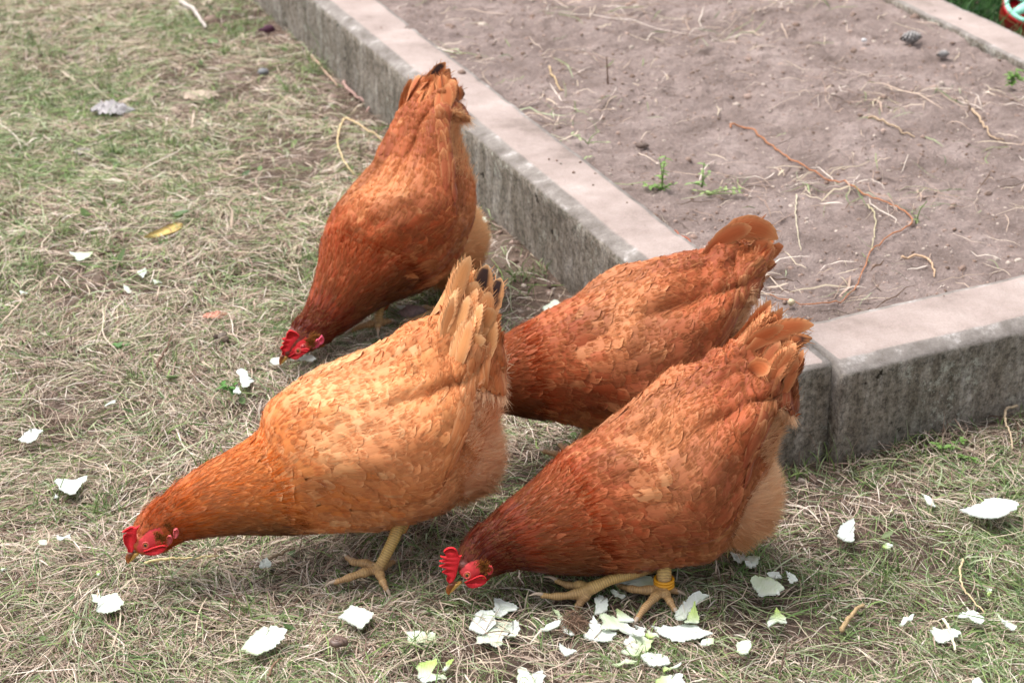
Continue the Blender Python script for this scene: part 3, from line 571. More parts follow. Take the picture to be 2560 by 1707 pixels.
    # ---- plumage
    def noface(s, p):
        P, _ = S.ev(s, p); d = P - eye; return ~(((d @ hax - .001) / .018) ** 2 + ((d @ hup) / .0108) ** 2 < 1) & ~((d @ hax > .012))
    def scat(n, smin, smax, fmin, fmax, wgt=None):
        out_s = []; out_p = []; m = 0
        while m < n:
            s = R.uniform(smin, smax, n * 2); f = np.radians(R.uniform(fmin, fmax, n * 2)); a = S._bil(S.lp, s, f) * S._bil(S.ls, s, f); kk = R.uniform(size=n * 2) < a / a.max()
            out_s.append(s[kk]); out_p.append(f[kk]); m += kk.sum()
        return np.concatenate(out_s)[:n], np.concatenate(out_p)[:n]
    def rows(step, wstep, smin, smax, fmin, fmax):
        so = []; po = []; sv = smin; k_ = 0; F0 = np.linspace(np.radians(fmin), np.radians(fmax), 160)
        while sv < smax:
            lp = S._bil(S.lp, np.full(160, sv), F0); arc = np.concatenate([[0], np.cumsum((lp[1:] + lp[:-1]) / 2 * np.diff(F0))]); m = max(3, int(arc[-1] / wstep)); q = (np.arange(m) + (.5 if k_ % 2 else 0) + R.normal(size=m) * .16) / m * arc[-1]
            f = np.interp(q, arc, F0); ls = S._bil(S.ls, np.full(m, sv), f); so.append(sv + R.normal(size=m) * .16 * step / ls + step * .0 / ls); po.append(f); sv += step / np.mean(ls); k_ += 1
        return np.clip(np.concatenate(so), 0, 1), np.concatenate(po)
    def coat(name, n, rs, rf, L, W, lift, colf, edge=.45, skew=0., parent=root, h0=.0006, jit=.12, flt=None):
        s, p = scat(n, rs[0], rs[1], rf[0], rf[1]) if not isinstance(n, tuple) else rows(n[0], n[1], rs[0], rs[1], rf[0], rf[1]); m = noface(s, p) if flt is None else noface(s, p) & flt(s, p); s, p = s[m], p[m]; n = len(s); Lf = L(s) if callable(L) else L; Wf = W(s) if callable(W) else W
        Lv = Lf * np.exp(R.normal(size=n) * .15) * np.ones(n); Wv = Wf * np.exp(R.normal(size=n) * .15) * np.ones(n); base = colf(s, np.degrees(p)) * R.uniform(.92, 1.07, (n, 1)); pale = base * .55 + pal['pale'] * .45
        sk = (skew(s, np.degrees(p)) if callable(skew) else skew) + R.normal(size=n) * jit
        return feathers(S, s, p, Lv, Wv, sk, lift * np.exp(R.normal(size=n) * .25), base, pale, edge * R.uniform(.4, 1.3, n), h0)
    def lerp(a, b, t): return pal[a][None] * (1 - t[:, None]) + pal[b][None] * t[:, None]
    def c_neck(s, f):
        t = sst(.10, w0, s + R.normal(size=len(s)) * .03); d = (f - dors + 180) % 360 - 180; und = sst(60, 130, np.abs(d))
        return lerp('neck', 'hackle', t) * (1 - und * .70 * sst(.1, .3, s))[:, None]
    def c_body(s, f):
        n = len(s); g = gang(f); t = sst(.60, .86, s + R.normal(size=n) * .04); c = lerp('body', 'saddle', t)
        brs = sst(92, 118, g) * sst(.66, .50, s); c = c * (1 - .30 * brs)[:, None] + pal['pale'] * (.30 * brs)[:, None]          # paler breast
        sho = np.exp(-((s - w0 - .10) / .07) ** 2) * sst(95, 40, g) * .34; c = c * (1 - sho)[:, None] + pal['pale'] * sho[:, None]   # paler cape over the shoulders
        wgd = sst(60, 95, g) * sst(edgeg(s) + 2, edgeg(s) - 8, g) * sst(.48, .62, s) * .8; c = c * (1 - wgd)[:, None] + pal['dk'] * wgd[:, None]   # darker lower wing
        pt = (sst(.36, .66, fbm(s * 11, f / 28., 61, 2)) * cfg.get('mott', .5) * (s < .88))[:, None]; c = c * (1 - pt) + pal['dk'] * pt
        hk = (R.uniform(size=n) < .75 * sst(w0 + .11, w0 - .02, s))[:, None]; c = np.where(hk, pal['hackle'] * .6 + c * .4, c)
        q = R.uniform(size=n) < cfg.get('palef', .03) + .08 * (s < w0 + .1); return np.where(q[:, None], c * .72 + pal['pale'] * .28, c)
    def group(name, sets):
        V = []; Q = []; C = []; U = []; o = 0
        for v, q, c, u in sets: V.append(v); Q.append(q + o); C.append(c); U.append(u); o += len(v)
        return mesh(name, np.vstack(V), np.vstack(Q), M_FEATHER, col=np.clip(np.vstack(C), 0, .95), vec=np.vstack(U), parent=root)
    down = lambda s, f: np.where(((f - dors + 180) % 360 - 180) > 0, 1, -1) * .10
    rump = lambda s, p: ~((gang(np.degrees(p)) > edgeg(s) + 2) & (s > .60))
    FRAY = [11, []]
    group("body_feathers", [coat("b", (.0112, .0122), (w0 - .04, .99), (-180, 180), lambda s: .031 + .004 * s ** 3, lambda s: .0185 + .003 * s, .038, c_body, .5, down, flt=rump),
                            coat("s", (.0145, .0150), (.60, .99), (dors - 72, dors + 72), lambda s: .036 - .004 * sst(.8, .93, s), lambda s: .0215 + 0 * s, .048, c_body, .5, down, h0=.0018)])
    FRAY = [3, FRAY[1]]
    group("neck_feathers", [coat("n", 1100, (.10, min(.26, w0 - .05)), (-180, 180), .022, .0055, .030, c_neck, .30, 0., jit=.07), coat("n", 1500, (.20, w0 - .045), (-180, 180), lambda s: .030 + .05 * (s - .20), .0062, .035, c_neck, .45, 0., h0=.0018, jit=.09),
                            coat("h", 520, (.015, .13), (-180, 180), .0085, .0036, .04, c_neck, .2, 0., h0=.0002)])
    FRAY = [11, FRAY[1]]
    for sg, nm in ((1, "wing"), (-1, "wing")):
        lo, hi = (dors + 40, dors + 88) if sg > 0 else (dors - 88, dors - 40)
        cov = coat("w", (.0125, .0145), (w0 + .06, .80), (lo, hi), lambda s: .030 + .008 * s, lambda s: .0190 + .003 * s, .035, c_body, .55, sg * .10, h0=.0022, flt=rump)
        n = 18; s = np.linspace(.54, .78, n); f = np.radians(dors + sg * (edgeg(s) - 4 - np.tile([0, 7], n // 2))); pr = feathers(S, s, f, np.full(n, .080), np.full(n, .017), np.full(n, -sg * .14), np.full(n, .02), np.tile(pal['body'] * .5 + pal['dk'] * .5, (n, 1)), np.tile(pal['pale'], (n, 1)), np.full(n, .6), .0040)
        group(nm, [cov, pr])
    fr = FRAY[1]; FRAY = None
    defs = list(cfg['tail']); nn = 64; sq = 1 - .31 * R.uniform(.04, 1, nn) ** .8; pq = np.radians(dors + R.uniform(-92, 92, nn)); PP, NN = S.ev(sq, pq); TT = S._bil(S.Tn, sq, pq); lsq = S._bil(S.ls, sq, pq)
    for q_ in range(nn):
        L_ = min((1 - sq[q_]) * lsq[q_] + R.uniform(-.006, .016), .062); L_ = max(L_, .036); p0 = PP[q_] - NN[q_] * .0055 - TT[q_] * .012; j_ = np.clip(R.normal(size=3), -1.5, 1.5) * .04; d_ = nrm(TT[q_] * .25 + S.T[-1] * 1.0 - NN[q_] * .20 + j_); Lr = L_ + .012; p2 = p0 + d_ * Lr + NN[q_] * .003
        defs.append((p0, p0 + nrm(TT[q_] * .5 + S.T[-1] * .5 + j_ * .5) * Lr * .5 + NN[q_] * .0040, p2, R.uniform(.016, .023), NN[q_], 0))
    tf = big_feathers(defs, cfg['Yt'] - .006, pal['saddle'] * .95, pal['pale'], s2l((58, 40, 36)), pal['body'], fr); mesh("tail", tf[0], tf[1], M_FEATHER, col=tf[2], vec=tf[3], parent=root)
    # ---- fluff hairs on rump, fine hairs over neck and breast
    n = 30000; d = nrm(R.normal(size=(n, 3))); P = fc + (d[:, :1] * AX * ex + d[:, 1:2] * AY * ey + d[:, 2:3] * AZ * ez); Nn = nrm(d[:, :1] * AX / ex + d[:, 1:2] * AY / ey + d[:, 2:3] * AZ / ez); back = S.T[int(.8 * S.ns)]
    D = nrm(Nn * .42 + back * .75 + np.array([0, 0, -.28]) + .35 * (np.stack([fbm(P[:, 0] * 60, P[:, 2] * 60, 71, 2), fbm(P[:, 0] * 60, P[:, 2] * 60, 72, 2), fbm(P[:, 0] * 60, P[:, 2] * 60, 73, 2)], -1) - .5) * 2 + R.normal(size=(n, 3)) * .10); tt = np.clip((d @ np.array([.5, .2, .2])) + .60 + R.normal(size=n) * .1, 0, 1)[:, None]
    C = pal['fluff2'] * (1 - tt) + pal['fluff'] * tt; hv = hairs(P - Nn * .001, D, R.uniform(.009, .023, n), R.uniform(.0004, .0009, n), np.clip(C * R.uniform(.86, 1.1, (n, 1)), 0, .95), .15, nn=Nn)
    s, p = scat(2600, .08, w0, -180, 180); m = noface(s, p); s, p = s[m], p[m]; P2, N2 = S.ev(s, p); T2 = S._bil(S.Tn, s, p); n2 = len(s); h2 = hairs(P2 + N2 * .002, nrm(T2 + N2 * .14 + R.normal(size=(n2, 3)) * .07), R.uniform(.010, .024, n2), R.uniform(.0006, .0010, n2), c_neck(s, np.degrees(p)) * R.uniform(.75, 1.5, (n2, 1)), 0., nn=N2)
    s, p = scat(1500, w0, 1.0, -180, 180); P3, N3 = S.ev(s, p); T3 = S._bil(S.Tn, s, p); n3 = len(s); h3 = hairs(P3 + N3 * .003, nrm(T3 + N3 * .22 + R.normal(size=(n3, 3)) * .12), R.uniform(.008, .02, n3), R.uniform(.0005, .0008, n3), (c_body(s, np.degrees(p)) * .6 + pal['pale'] * .4) * R.uniform(.85, 1.15, (n3, 1)), 0., nn=N3)
    s, p = scat(16000, .58, .98, -180, 180); m = gang(np.degrees(p)) > edgeg(s) - 4; s, p = s[m], p[m]; P4, N4 = S.ev(s, p); T4 = S._bil(S.Tn, s, p); n4 = len(s); tt = np.clip(.5 + .5 * sst(.7, .95, s) + R.normal(size=n4) * .12, 0, 1)[:, None]
    h4 = hairs(P4, nrm(T4 * .8 + N4 * .32 + np.array([0, 0, -.15]) + R.normal(size=(n4, 3)) * .12), R.uniform(.009, .021, n4), R.uniform(.0004, .0009, n4), (pal['fluff2'] * (1 - tt) + pal['fluff'] * tt) * R.uniform(.86, 1.1, (n4, 1)), .1, nn=N4)
    V, Q, C = merge([hv, h2, h3, h4] + fr); mesh("down", V, Q, M_FLUFF, col=np.clip(C, 0, .95), parent=root)
    # soft contour feathers over the upper rump so wing and fluff meet
    # ---- head furniture
    hw = H.get('hw', .0135)
    red = s2l(H.get('red', (214, 40, 48)))
    plate([at(*q, hY) for q in H['comb']], .0032, red, M_COMB, "comb", root)
    for sgn, sh in ((1, 0.), (-1, 1.)):
        off = lat * (.0062 * sgn); plate([at(*q, hY) + off for q in H['wattle']], .0026, red * .85, M_COMB, "wattle", root); off = lat * (.0118 if sgn > 0 else -.0100)
        plate([at(*q, hY) + off for q in H['lobe']], .0038, s2l(H.get('lobec', (214, 70, 78))), M_COMB, "earlobe", root)
        ec = eye + lat * hw * .86 * sgn; th = np.linspace(0, np.pi, 14); ph = np.linspace(0, 2 * np.pi, 24, endpoint=False); G = np.stack([np.cos(th)[:, None] + 0 * ph, np.sin(th)[:, None] * np.cos(ph), np.sin(th)[:, None] * np.sin(ph)], -1)
        EX = ec + .0034 * (G[..., :1] * lat * sgn * .8 + G[..., 1:2] * hax + G[..., 2:3] * hup); i = np.arange(13)[:, None] * 24; j = np.arange(24)[None]; Qe = np.stack([i + j, i + (j + 1) % 24, i + (j + 1) % 24 + 24, i + j + 24], -1).reshape(-1, 4)
        ec_ = np.where((th < .52)[:, None], s2l((16, 12, 10)), np.where((th < 1.15)[:, None], s2l((205, 128, 48)), s2l((150, 40, 40)))); mesh("eye", EX.reshape(-1, 3), Qe, M_EYE, col=np.repeat(ec_, 24, axis=0), parent=root)
        a = np.linspace(0, 2 * np.pi, 20); lid = [ec + lat * sgn * .0015 + .0043 * (math.cos(x) * hax * 1.1 + math.sin(x) * hup * .85) for x in a]; v, q, t = tube(lid, .0009, 8); mesh("eyelid", v, [q, t], M_COMB, col=np.tile(s2l((205, 88, 84)), (len(v), 1)), parent=root)
    # tan ear tuft
    s_ = np.array(H['tuft']); n = 240
    for sgn in (1, -1):
        c = at(*s_, hY) + lat * hw * .9 * sgn; P = c + hax * R.normal(size=(n, 1)) * .0035 + hup * R.normal(size=(n, 1)) * .0045; D = nrm(-hax + lat * sgn * .25 + R.normal(size=(n, 3)) * .15); v, q, cc = hairs(P, D, R.uniform(.004, .008, n), R.uniform(.0007, .0012, n), s2l((150, 98, 48)) * R.uniform(.7, 1.2, (n, 1)), 0, 3); mesh("ear_tuft", v, q, M_FLUFF, col=cc, parent=root)
    # beak: upper and lower mandible, lofted from base ellipse to hooked tip
    bt, bb = at(*H['bk'][0], hY), at(*H['bk'][1], hY); tip = beak; base = (bt + bb) / 2; upv = (bt - bb) / 2
    for nm, f0, f1, ln in (("beak", .95, .30, 1.0), ("lower_beak", -.10, .52, .86)):
        n = 12; t = np.linspace(0, 1, n); Vb = []
        for q in t:
            cen = base + upv * (f0 + (-f1 if nm == "beak" else -f1)) * .55 * (1 - q); cen = (base + upv * (.28 if nm == "beak" else -.45)) * (1 - q) + (tip if nm == "beak" else base + (tip - base) * ln - upv * .10) * q
            cen = cen + upv * (.30 if nm == "beak" else -.02) * math.sin(q * math.pi) * (1 if nm == "beak" else 1); ru = np.linalg.norm(upv) * (.62 if nm == "beak" else .42) * (1 - q) ** .75 + .0007; rl = .0062 * (1 - q) ** .8 + .0007
            a = np.linspace(0, 2 * np.pi, 14, endpoint=False); Vb.append(cen + np.cos(a)[:, None] * nrm(upv) * ru + np.sin(a)[:, None] * lat * rl)
        Vb = np.array(Vb); i = np.arange(n - 1)[:, None] * 14; j = np.arange(14)[None]; Qb = np.stack([i + j, i + (j + 1) % 14, i + (j + 1) % 14 + 14, i + j + 14], -1).reshape(-1, 4); Vb = np.vstack([Vb.reshape(-1, 3), Vb[-1].mean(0), Vb[0].mean(0)]); a = np.arange(14)
        Tb = np.vstack([np.stack([np.full(14, len(Vb) - 2), (n - 1) * 14 + a, (n - 1) * 14 + (a + 1) % 14], -1), np.stack([np.full(14, len(Vb) - 1), (a + 1) % 14, a], -1)]); cb = np.zeros((len(Vb), 3)); tq = np.concatenate([np.repeat(t, 14), [1, 0]])[:, None]
        cb = (s2l((112, 62, 44)) * (1 - tq) + s2l((196, 112, 48)) * tq) if nm == "beak" else s2l((206, 160, 84)) + 0 * tq; mesh(nm, Vb, [Qb, Tb], M_CLAW, col=cb, parent=root)
    return root

M_RING = paint_mat("yellow_plastic", (214, 150, 28), .4)
PR = dict(neck=(88, 28, 13), hackle=(150, 62, 26), body=(166, 80, 42), dk=(112, 44, 22), saddle=(188, 104, 58), pale=(230, 174, 120), fluff=(244, 212, 176), fluff2=(212, 152, 104))
PT = dict(neck=(94, 30, 13), hackle=(164, 66, 26), body=(170, 82, 42), dk=(116, 46, 22), saddle=(190, 106, 58), pale=(238, 178, 120), fluff=(244, 206, 158), fluff2=(212, 146, 94))
PL = dict(neck=(162, 74, 28), hackle=(204, 114, 46), body=(214, 138, 82), dk=(172, 88, 40), saddle=(222, 156, 98), pale=(248, 204, 152), fluff=(250, 218, 182), fluff2=(242, 192, 146))
def zm(x0, y0, sc, pts): return [(x0 + a * sc, y0 + b * sc) for a, b in pts]
def D(*p): return [(a * 2560 / 2352, b * 2560 / 2352) for a, b in p]
def G(u, v, z=.006): return on(u * 2560 / 2352, v * 2560 / 2352, z + (.008 if z > 0 else 0))
ratio16 = [.7, .62, .62, .66, .74, .8, .82, .84, .86, .86, .86, .84, .80, .70, .5, .3]

# left pale buff hen
hL = dict(hx=655, label="pale buff orange hen in the left foreground, head stretched low", pal=PL, palef=.05, Y=(1.992, 2.15), foot=G(870, 1318, 0), ratio=ratio16,
  st=[(302, 1236, 330, 1272), (306, 1212, 350, 1274), (316, 1186, 378, 1268), (348, 1156, 408, 1246), (400, 1110, 452, 1240), (470, 1064, 530, 1228), (545, 1024, 612, 1228), (594, 984, 695, 1228), (608, 932, 790, 1224), (660, 888, 880, 1220), (745, 848, 965, 1205), (845, 812, 1040, 1165), (928, 770, 1100, 1095), (992, 740, 1138, 990), (1034, 698, 1146, 870), (1060, 662, 1148, 780)],
  fluff=(1030, 1045, 112, 118, 55, 2.115, .070), Yt=2.14, dors=34,
  legs=[dict(shank=[at(1000, 1300, 2.050), at(985, 1345, 2.035), at(955, 1405, 2.018), G(868, 1306, .012)], toes=[[G(825, 1318, .014), G(790, 1330, .010), G(768, 1337, .006)], [G(840, 1294, .012), G(815, 1291, .012), G(796, 1279, .006)], [G(877, 1330, .012), G(884, 1345, .010), G(889, 1355, .006)], [G(888, 1296, .010), G(905, 1290, .006)]])],
  thigh=[([at(1010, 1230, 2.07), at(1003, 1290, 2.06), at(995, 1328, 2.05)], .022, .0105)],
  tail=[((1130, 800), (1135, 720), (1176, 640), 36, .02, 0), ((1200, 850), (1195, 740), (1218, 662), 50, .03, 1), ((1218, 840), (1225, 760), (1252, 695), 42, .04, 1), ((1160, 830), (1165, 760), (1192, 704), 46, .01, 0), ((1205, 840), (1210, 780), (1224, 730), 38, .01, 0), ((1105, 850), (1110, 780), (1160, 705), 34, .01, 0), ((1180, 870), (1215, 800), (1232, 770), 40, .0, 0), ((1060, 880), (1090, 820), (1160, 805), 40, -.02, 0), ((1110, 900), (1150, 850), (1215, 850), 44, -.02, 0), ((1130, 940), (1180, 880), (1236, 890), 40, -.02, 0)],
  head=dict(Y=1.992, eye=zm(280, 1250, .1148, [(815, 890)])[0], tip=zm(280, 1250, .1148, [(355, 1375)])[0], bk=zm(280, 1250, .1148, [(350, 1120), (640, 1130)]), comb=zm(280, 1250, .1148, [(610, 540), (500, 590), (430, 565), (340, 600), (215, 690), (325, 705), (245, 770), (262, 930), (330, 1040), (350, 1130), (430, 1150), (500, 1030), (540, 850), (540, 680)]),
    wattle=zm(280, 1250, .1148, [(720, 1060), (780, 1130), (900, 1155), (1020, 1140), (1150, 1080), (1235, 980), (1150, 930), (940, 980)]), lobe=zm(280, 1250, .1148, [(1280, 700), (1350, 680), (1395, 760), (1370, 860), (1290, 900), (1265, 800)]), lobec=(206, 96, 98), tuft=zm(280, 1250, .1148, [(1120, 760)])[0]))
# front right red-brown hen
hR = dict(hx=1345, label="red brown hen in the right foreground with yellow leg rings and tall red comb", pal=PR, palef=.02, Y=(1.945, 2.10), foot=G(1518, 1352, 0), ratio=ratio16,
  st=[(1052, 1300, 1082, 1330), (1050, 1276, 1110, 1332), (1062, 1246, 1140, 1318), (1092, 1212, 1175, 1308), (1142, 1166, 1212, 1312), (1200, 1122, 1265, 1318), (1246, 1084, 1332, 1320), (1278, 1048, 1402, 1322), (1314, 1018, 1485, 1316), (1382, 982, 1562, 1304), (1455, 938, 1640, 1282), (1532, 880, 1700, 1225), (1604, 845, 1750, 1120), (1665, 815, 1790, 1010), (1712, 790, 1812, 930), (1748, 768, 1825, 868)],
  fluff=(1665, 1140, 118, 112, 50, 2.065, .070), Yt=2.09, dors=34,
  legs=[dict(shank=[at(1660, 1385, 2.01), at(1660, 1420, 1.99), at(1660, 1450, 1.980), G(1523, 1352, .012)], r=.0100, r2=.0095, toes=[[G(1503, 1372, .014), G(1480, 1397, .011), G(1462, 1424, .007)], [G(1480, 1355, .014), G(1450, 1352, .012), G(1420, 1344, .008)], [G(1532, 1370, .013), G(1543, 1388, .011), G(1551, 1402, .007)], [G(1540, 1353, .010), G(1558, 1360, .006)]]),
        dict(shank=[at(1650, 1408, 2.02), at(1590, 1430, 1.99), at(1530, 1447, 1.972), at(1478, 1470, 1.962)], r=.0085, toes=[[at(1430, 1486, 1.958), at(1385, 1490, 1.955), at(1352, 1487, 1.952)], [at(1462, 1492, 1.957), at(1445, 1515, 1.953), at(1434, 1535, 1.950)], [at(1450, 1462, 1.972), at(1420, 1462, 1.980), at(1388, 1449, 1.985)]])],
  thigh=[([at(1640, 1330, 2.06), at(1658, 1370, 2.02), at(1660, 1395, 2.005)], .022, .0110), ([at(1650, 1340, 2.04), at(1640, 1390, 2.03), at(1620, 1418, 2.01)], .020, .011)],
  rings=[(at(1660, 1447 + 7.2 * q, 1.9805 - .0008 * q), .0112, (0, .05, 1)) for q in range(3)],
  tail=[((1860, 890), (1930, 810), (2034, 812), 44, .02, 0), ((1885, 905), (1950, 850), (2030, 845), 36, .01, 2), ((1920, 920), (1960, 860), (2012, 852), 44, .02, 0), ((1850, 880), (1890, 840), (1960, 815), 34, .0, 0), ((1900, 945), (1950, 900), (1975, 880), 42, .0, 0), ((1930, 960), (1965, 930), (1978, 905), 40, .02, 0), ((1870, 930), (1890, 905), (1922, 932), 48, -.03, 0), ((1840, 950), (1870, 905), (1905, 905), 40, -.03, 0)],
  head=dict(Y=1.945, eye=zm(1080, 1330, .1084, [(890, 905)])[0], tip=zm(1080, 1330, .1084, [(385, 1440)])[0], bk=zm(1080, 1330, .1084, [(390, 1170), (700, 1160)]), comb=zm(1080, 1330, .1084, [(690, 520), (620, 540), (580, 420), (520, 360), (440, 340), (350, 360), (265, 430), (305, 500), (330, 560), (190, 540), (230, 580), (330, 620), (165, 655), (240, 690), (330, 710), (165, 770), (230, 810), (340, 840), (230, 910), (290, 950), (350, 1000), (330, 1090), (400, 1170), (500, 1110), (570, 960), (600, 800), (640, 660)]),
    wattle=zm(1080, 1330, .1084, [(780, 1110), (850, 1200), (960, 1245), (1120, 1210), (1260, 1140), (1300, 1060), (1260, 980), (1150, 950), (950, 1030)]), lobe=zm(1080, 1330, .1084, [(1380, 690), (1440, 700), (1480, 780), (1450, 870), (1370, 900), (1345, 800)]), tuft=zm(1080, 1330, .1084, [(1240, 740)])[0]))
# rear left hen, walking towards the camera
hT = dict(hx=858, label="red brown hen standing farthest back by the long kerb, tail raised high", pal=PT, palef=.025, Y=(2.555, 2.90), foot=G(930, 735, 0), ratio=[.7, .65, .65, .7, .78, .84, .86, .88, .88, .88, .86, .84, .80, .70, .5],
  st=[(650, 800, 672, 822), (653, 780, 694, 816), (664, 756, 728, 798), (684, 728, 768, 776), (706, 686, 806, 754), (722, 638, 862, 712), (732, 588, 930, 677), (736, 538, 1000, 648), (758, 492, 1056, 592), (797, 442, 1085, 530), (842, 396, 1090, 450), (878, 340, 1076, 385), (902, 288, 1062, 325), (932, 240, 1054, 275), (956, 205, 1046, 238)],
  fluff=(1010, 555, 98, 98, 60, 2.845, .072), Yt=2.90, dors=30,
  legs=[dict(shank=[at(1142, 680, 2.79), at(1133, 705, 2.775), at(1118, 745, 2.757), G(1012, 716, .012)], toes=[[G(985, 722, .012), G(960, 731, .009), G(936, 736, .006)], [G(995, 712, .012), G(975, 706, .009), G(958, 708, .006)], [G(1008, 735, .012), G(1000, 750, .008)], [G(1030, 712, .008), G(1042, 712, .006)]]),
        dict(shank=[at(950, 760, 2.73), at(948, 778, 2.71), at(946, 795, 2.70), G(869, 742, .012)], toes=[[G(845, 745, .012), G(822, 752, .008), G(806, 760, .005)], [G(868, 750, .012), G(868, 758, .008)], [G(885, 738, .010), G(897, 738, .006)]])],
  thigh=[([at(1120, 640, 2.84), at(1138, 665, 2.81), at(1140, 688, 2.795)], .030, .012), ([at(960, 710, 2.79), at(955, 735, 2.76), at(950, 768, 2.735)], .030, .012)],
  tail=[((1050, 290), (1062, 215), (1114, 156), 36, .02, 1), ((1070, 285), (1090, 220), (1124, 172), 36, .03, 2), ((1090, 270), (1120, 230), (1162, 236), 44, .02, 3), ((1035, 290), (1050, 235), (1086, 186), 26, .0, 0), ((1068, 300), (1078, 270), (1085, 240), 38, -.02, 0), ((1092, 310), (1105, 280), (1112, 255), 42, -.02, 0), ((1085, 280), (1110, 235), (1135, 222), 32, .03, 2), ((1115, 330), (1130, 290), (1132, 268), 34, .0, 0), ((1060, 340), (1090, 300), (1130, 312), 44, -.03, 0)],
  head=dict(Y=2.555, eye=zm(660, 780, .1020, [(900, 900)])[0], tip=zm(660, 780, .1020, [(400, 1300)])[0], bk=zm(660, 780, .1020, [(420, 1040), (620, 1090)]), comb=zm(660, 780, .1020, [(880, 590), (800, 500), (640, 440), (560, 510), (530, 620), (430, 655), (510, 700), (430, 770), (480, 800), (395, 880), (440, 950), (440, 1050), (560, 1060), (640, 930), (720, 780)]),
    wattle=zm(660, 780, .1020, [(620, 1060), (760, 1135), (860, 1130), (950, 1050), (1100, 940), (900, 920)]), lobe=zm(660, 780, .1020, [(1190, 810), (1290, 850), (1400, 800), (1430, 720), (1370, 610), (1300, 680)]), lobec=(222, 90, 116), tuft=zm(660, 780, .1020, [(1180, 720)])[0], red=(200, 34, 42)))
# back right hen, head hidden behind the buff one
dx, dy = 930 - 1062 + 65, 990 - 1246 - 40
hB = dict(hx=1225, label="red brown hen by the kerb corner, its head hidden behind the buff hen", pal=PR, palef=.02, Y=(2.26, 2.43), foot=G(1345, 1030, 0), ratio=[.7, .62, .64, .72, .80, .84, .86, .88, .88, .86, .84, .80, .70, .5, .3],
  st=[(970, 1000, 1000, 1030), (975, 962, 1030, 1025), (1012, 915, 1075, 1000), (1060, 862, 1108, 968), (1112, 806, 1142, 948), (1165, 766, 1196, 956), (1232, 724, 1272, 970), (1302, 688, 1350, 985), (1372, 652, 1430, 990), (1450, 618, 1525, 960), (1530, 592, 1610, 895), (1592, 580, 1675, 815), (1640, 570, 1712, 735), (1680, 552, 1730, 662), (1700, 545, 1740, 640)],
  fluff=(1570, 860, 100, 88, 40, 2.385, .066), Yt=2.43, dors=34,
  legs=[dict(shank=[at(1475, 1020, 2.34), at(1470, 1060, 2.325), at(1460, 1110, 2.305), G(1338, 1052, .012)], toes=[[G(1310, 1050, .012), G(1280, 1043, .009), G(1248, 1036, .006)], [G(1310, 1040, .012), G(1285, 1020, .008)], [G(1335, 1075, .010), G(1330, 1090, .006)]]),
        dict(shank=[at(1560, 990, 2.42), at(1558, 1030, 2.415), G(1425, 1000, .012)], toes=[[G(1400, 1005, .012), G(1370, 1010, .008)], [G(1405, 990, .012), G(1380, 985, .008)], [G(1425, 1020, .010), G(1424, 1035, .006)]])],
  thigh=[([at(1480, 960, 2.38), at(1478, 1020, 2.365), at(1474, 1045, 2.355)], .034, .011), ([at(1560, 930, 2.44), at(1560, 990, 2.425)], .032, .011)],
  tail=[((1770, 655), (1850, 520), (1944, 598), 58, .02, 0), ((1790, 670), (1860, 580), (1936, 628), 54, .01, 0), ((1800, 690), (1870, 660), (1938, 655), 34, .0, 4), ((1780, 690), (1830, 640), (1890, 660), 50, -.02, 0), ((1760, 640), (1810, 580), (1880, 570), 44, .01, 0), ((1770, 700), (1800, 680), (1838, 700), 40, -.035, 0), ((1800, 730), (1850, 690), (1885, 700), 44, -.01, 0), ((1790, 780), (1850, 740), (1882, 740), 40, -.01, 0), ((1770, 820), (1830, 790), (1865, 780), 36, .0, 0)],
  head=dict(Y=2.26, eye=(1075, 1090), tip=(1025, 1150), bk=[(1030, 1120), (1060, 1122)], comb=[(q[0] - 75, q[1] - 335) for q in zm(1080, 1330, .1084, [(690, 520), (520, 360), (265, 430), (330, 560), (190, 540), (330, 620), (165, 655), (330, 710), (165, 770), (340, 840), (230, 910), (350, 1000), (400, 1170), (570, 960), (640, 660)])],
    wattle=[(q[0] - 75, q[1] - 335) for q in zm(1080, 1330, .1084, [(780, 1110), (850, 1200), (960, 1245), (1120, 1210), (1300, 1060), (1150, 950)])], lobe=[(1110, 1075), (1117, 1083), (1113, 1092), (1105, 1088)], tuft=(1100, 1080)))
for h_ in (hL, hR, hT, hB): hen(h_)

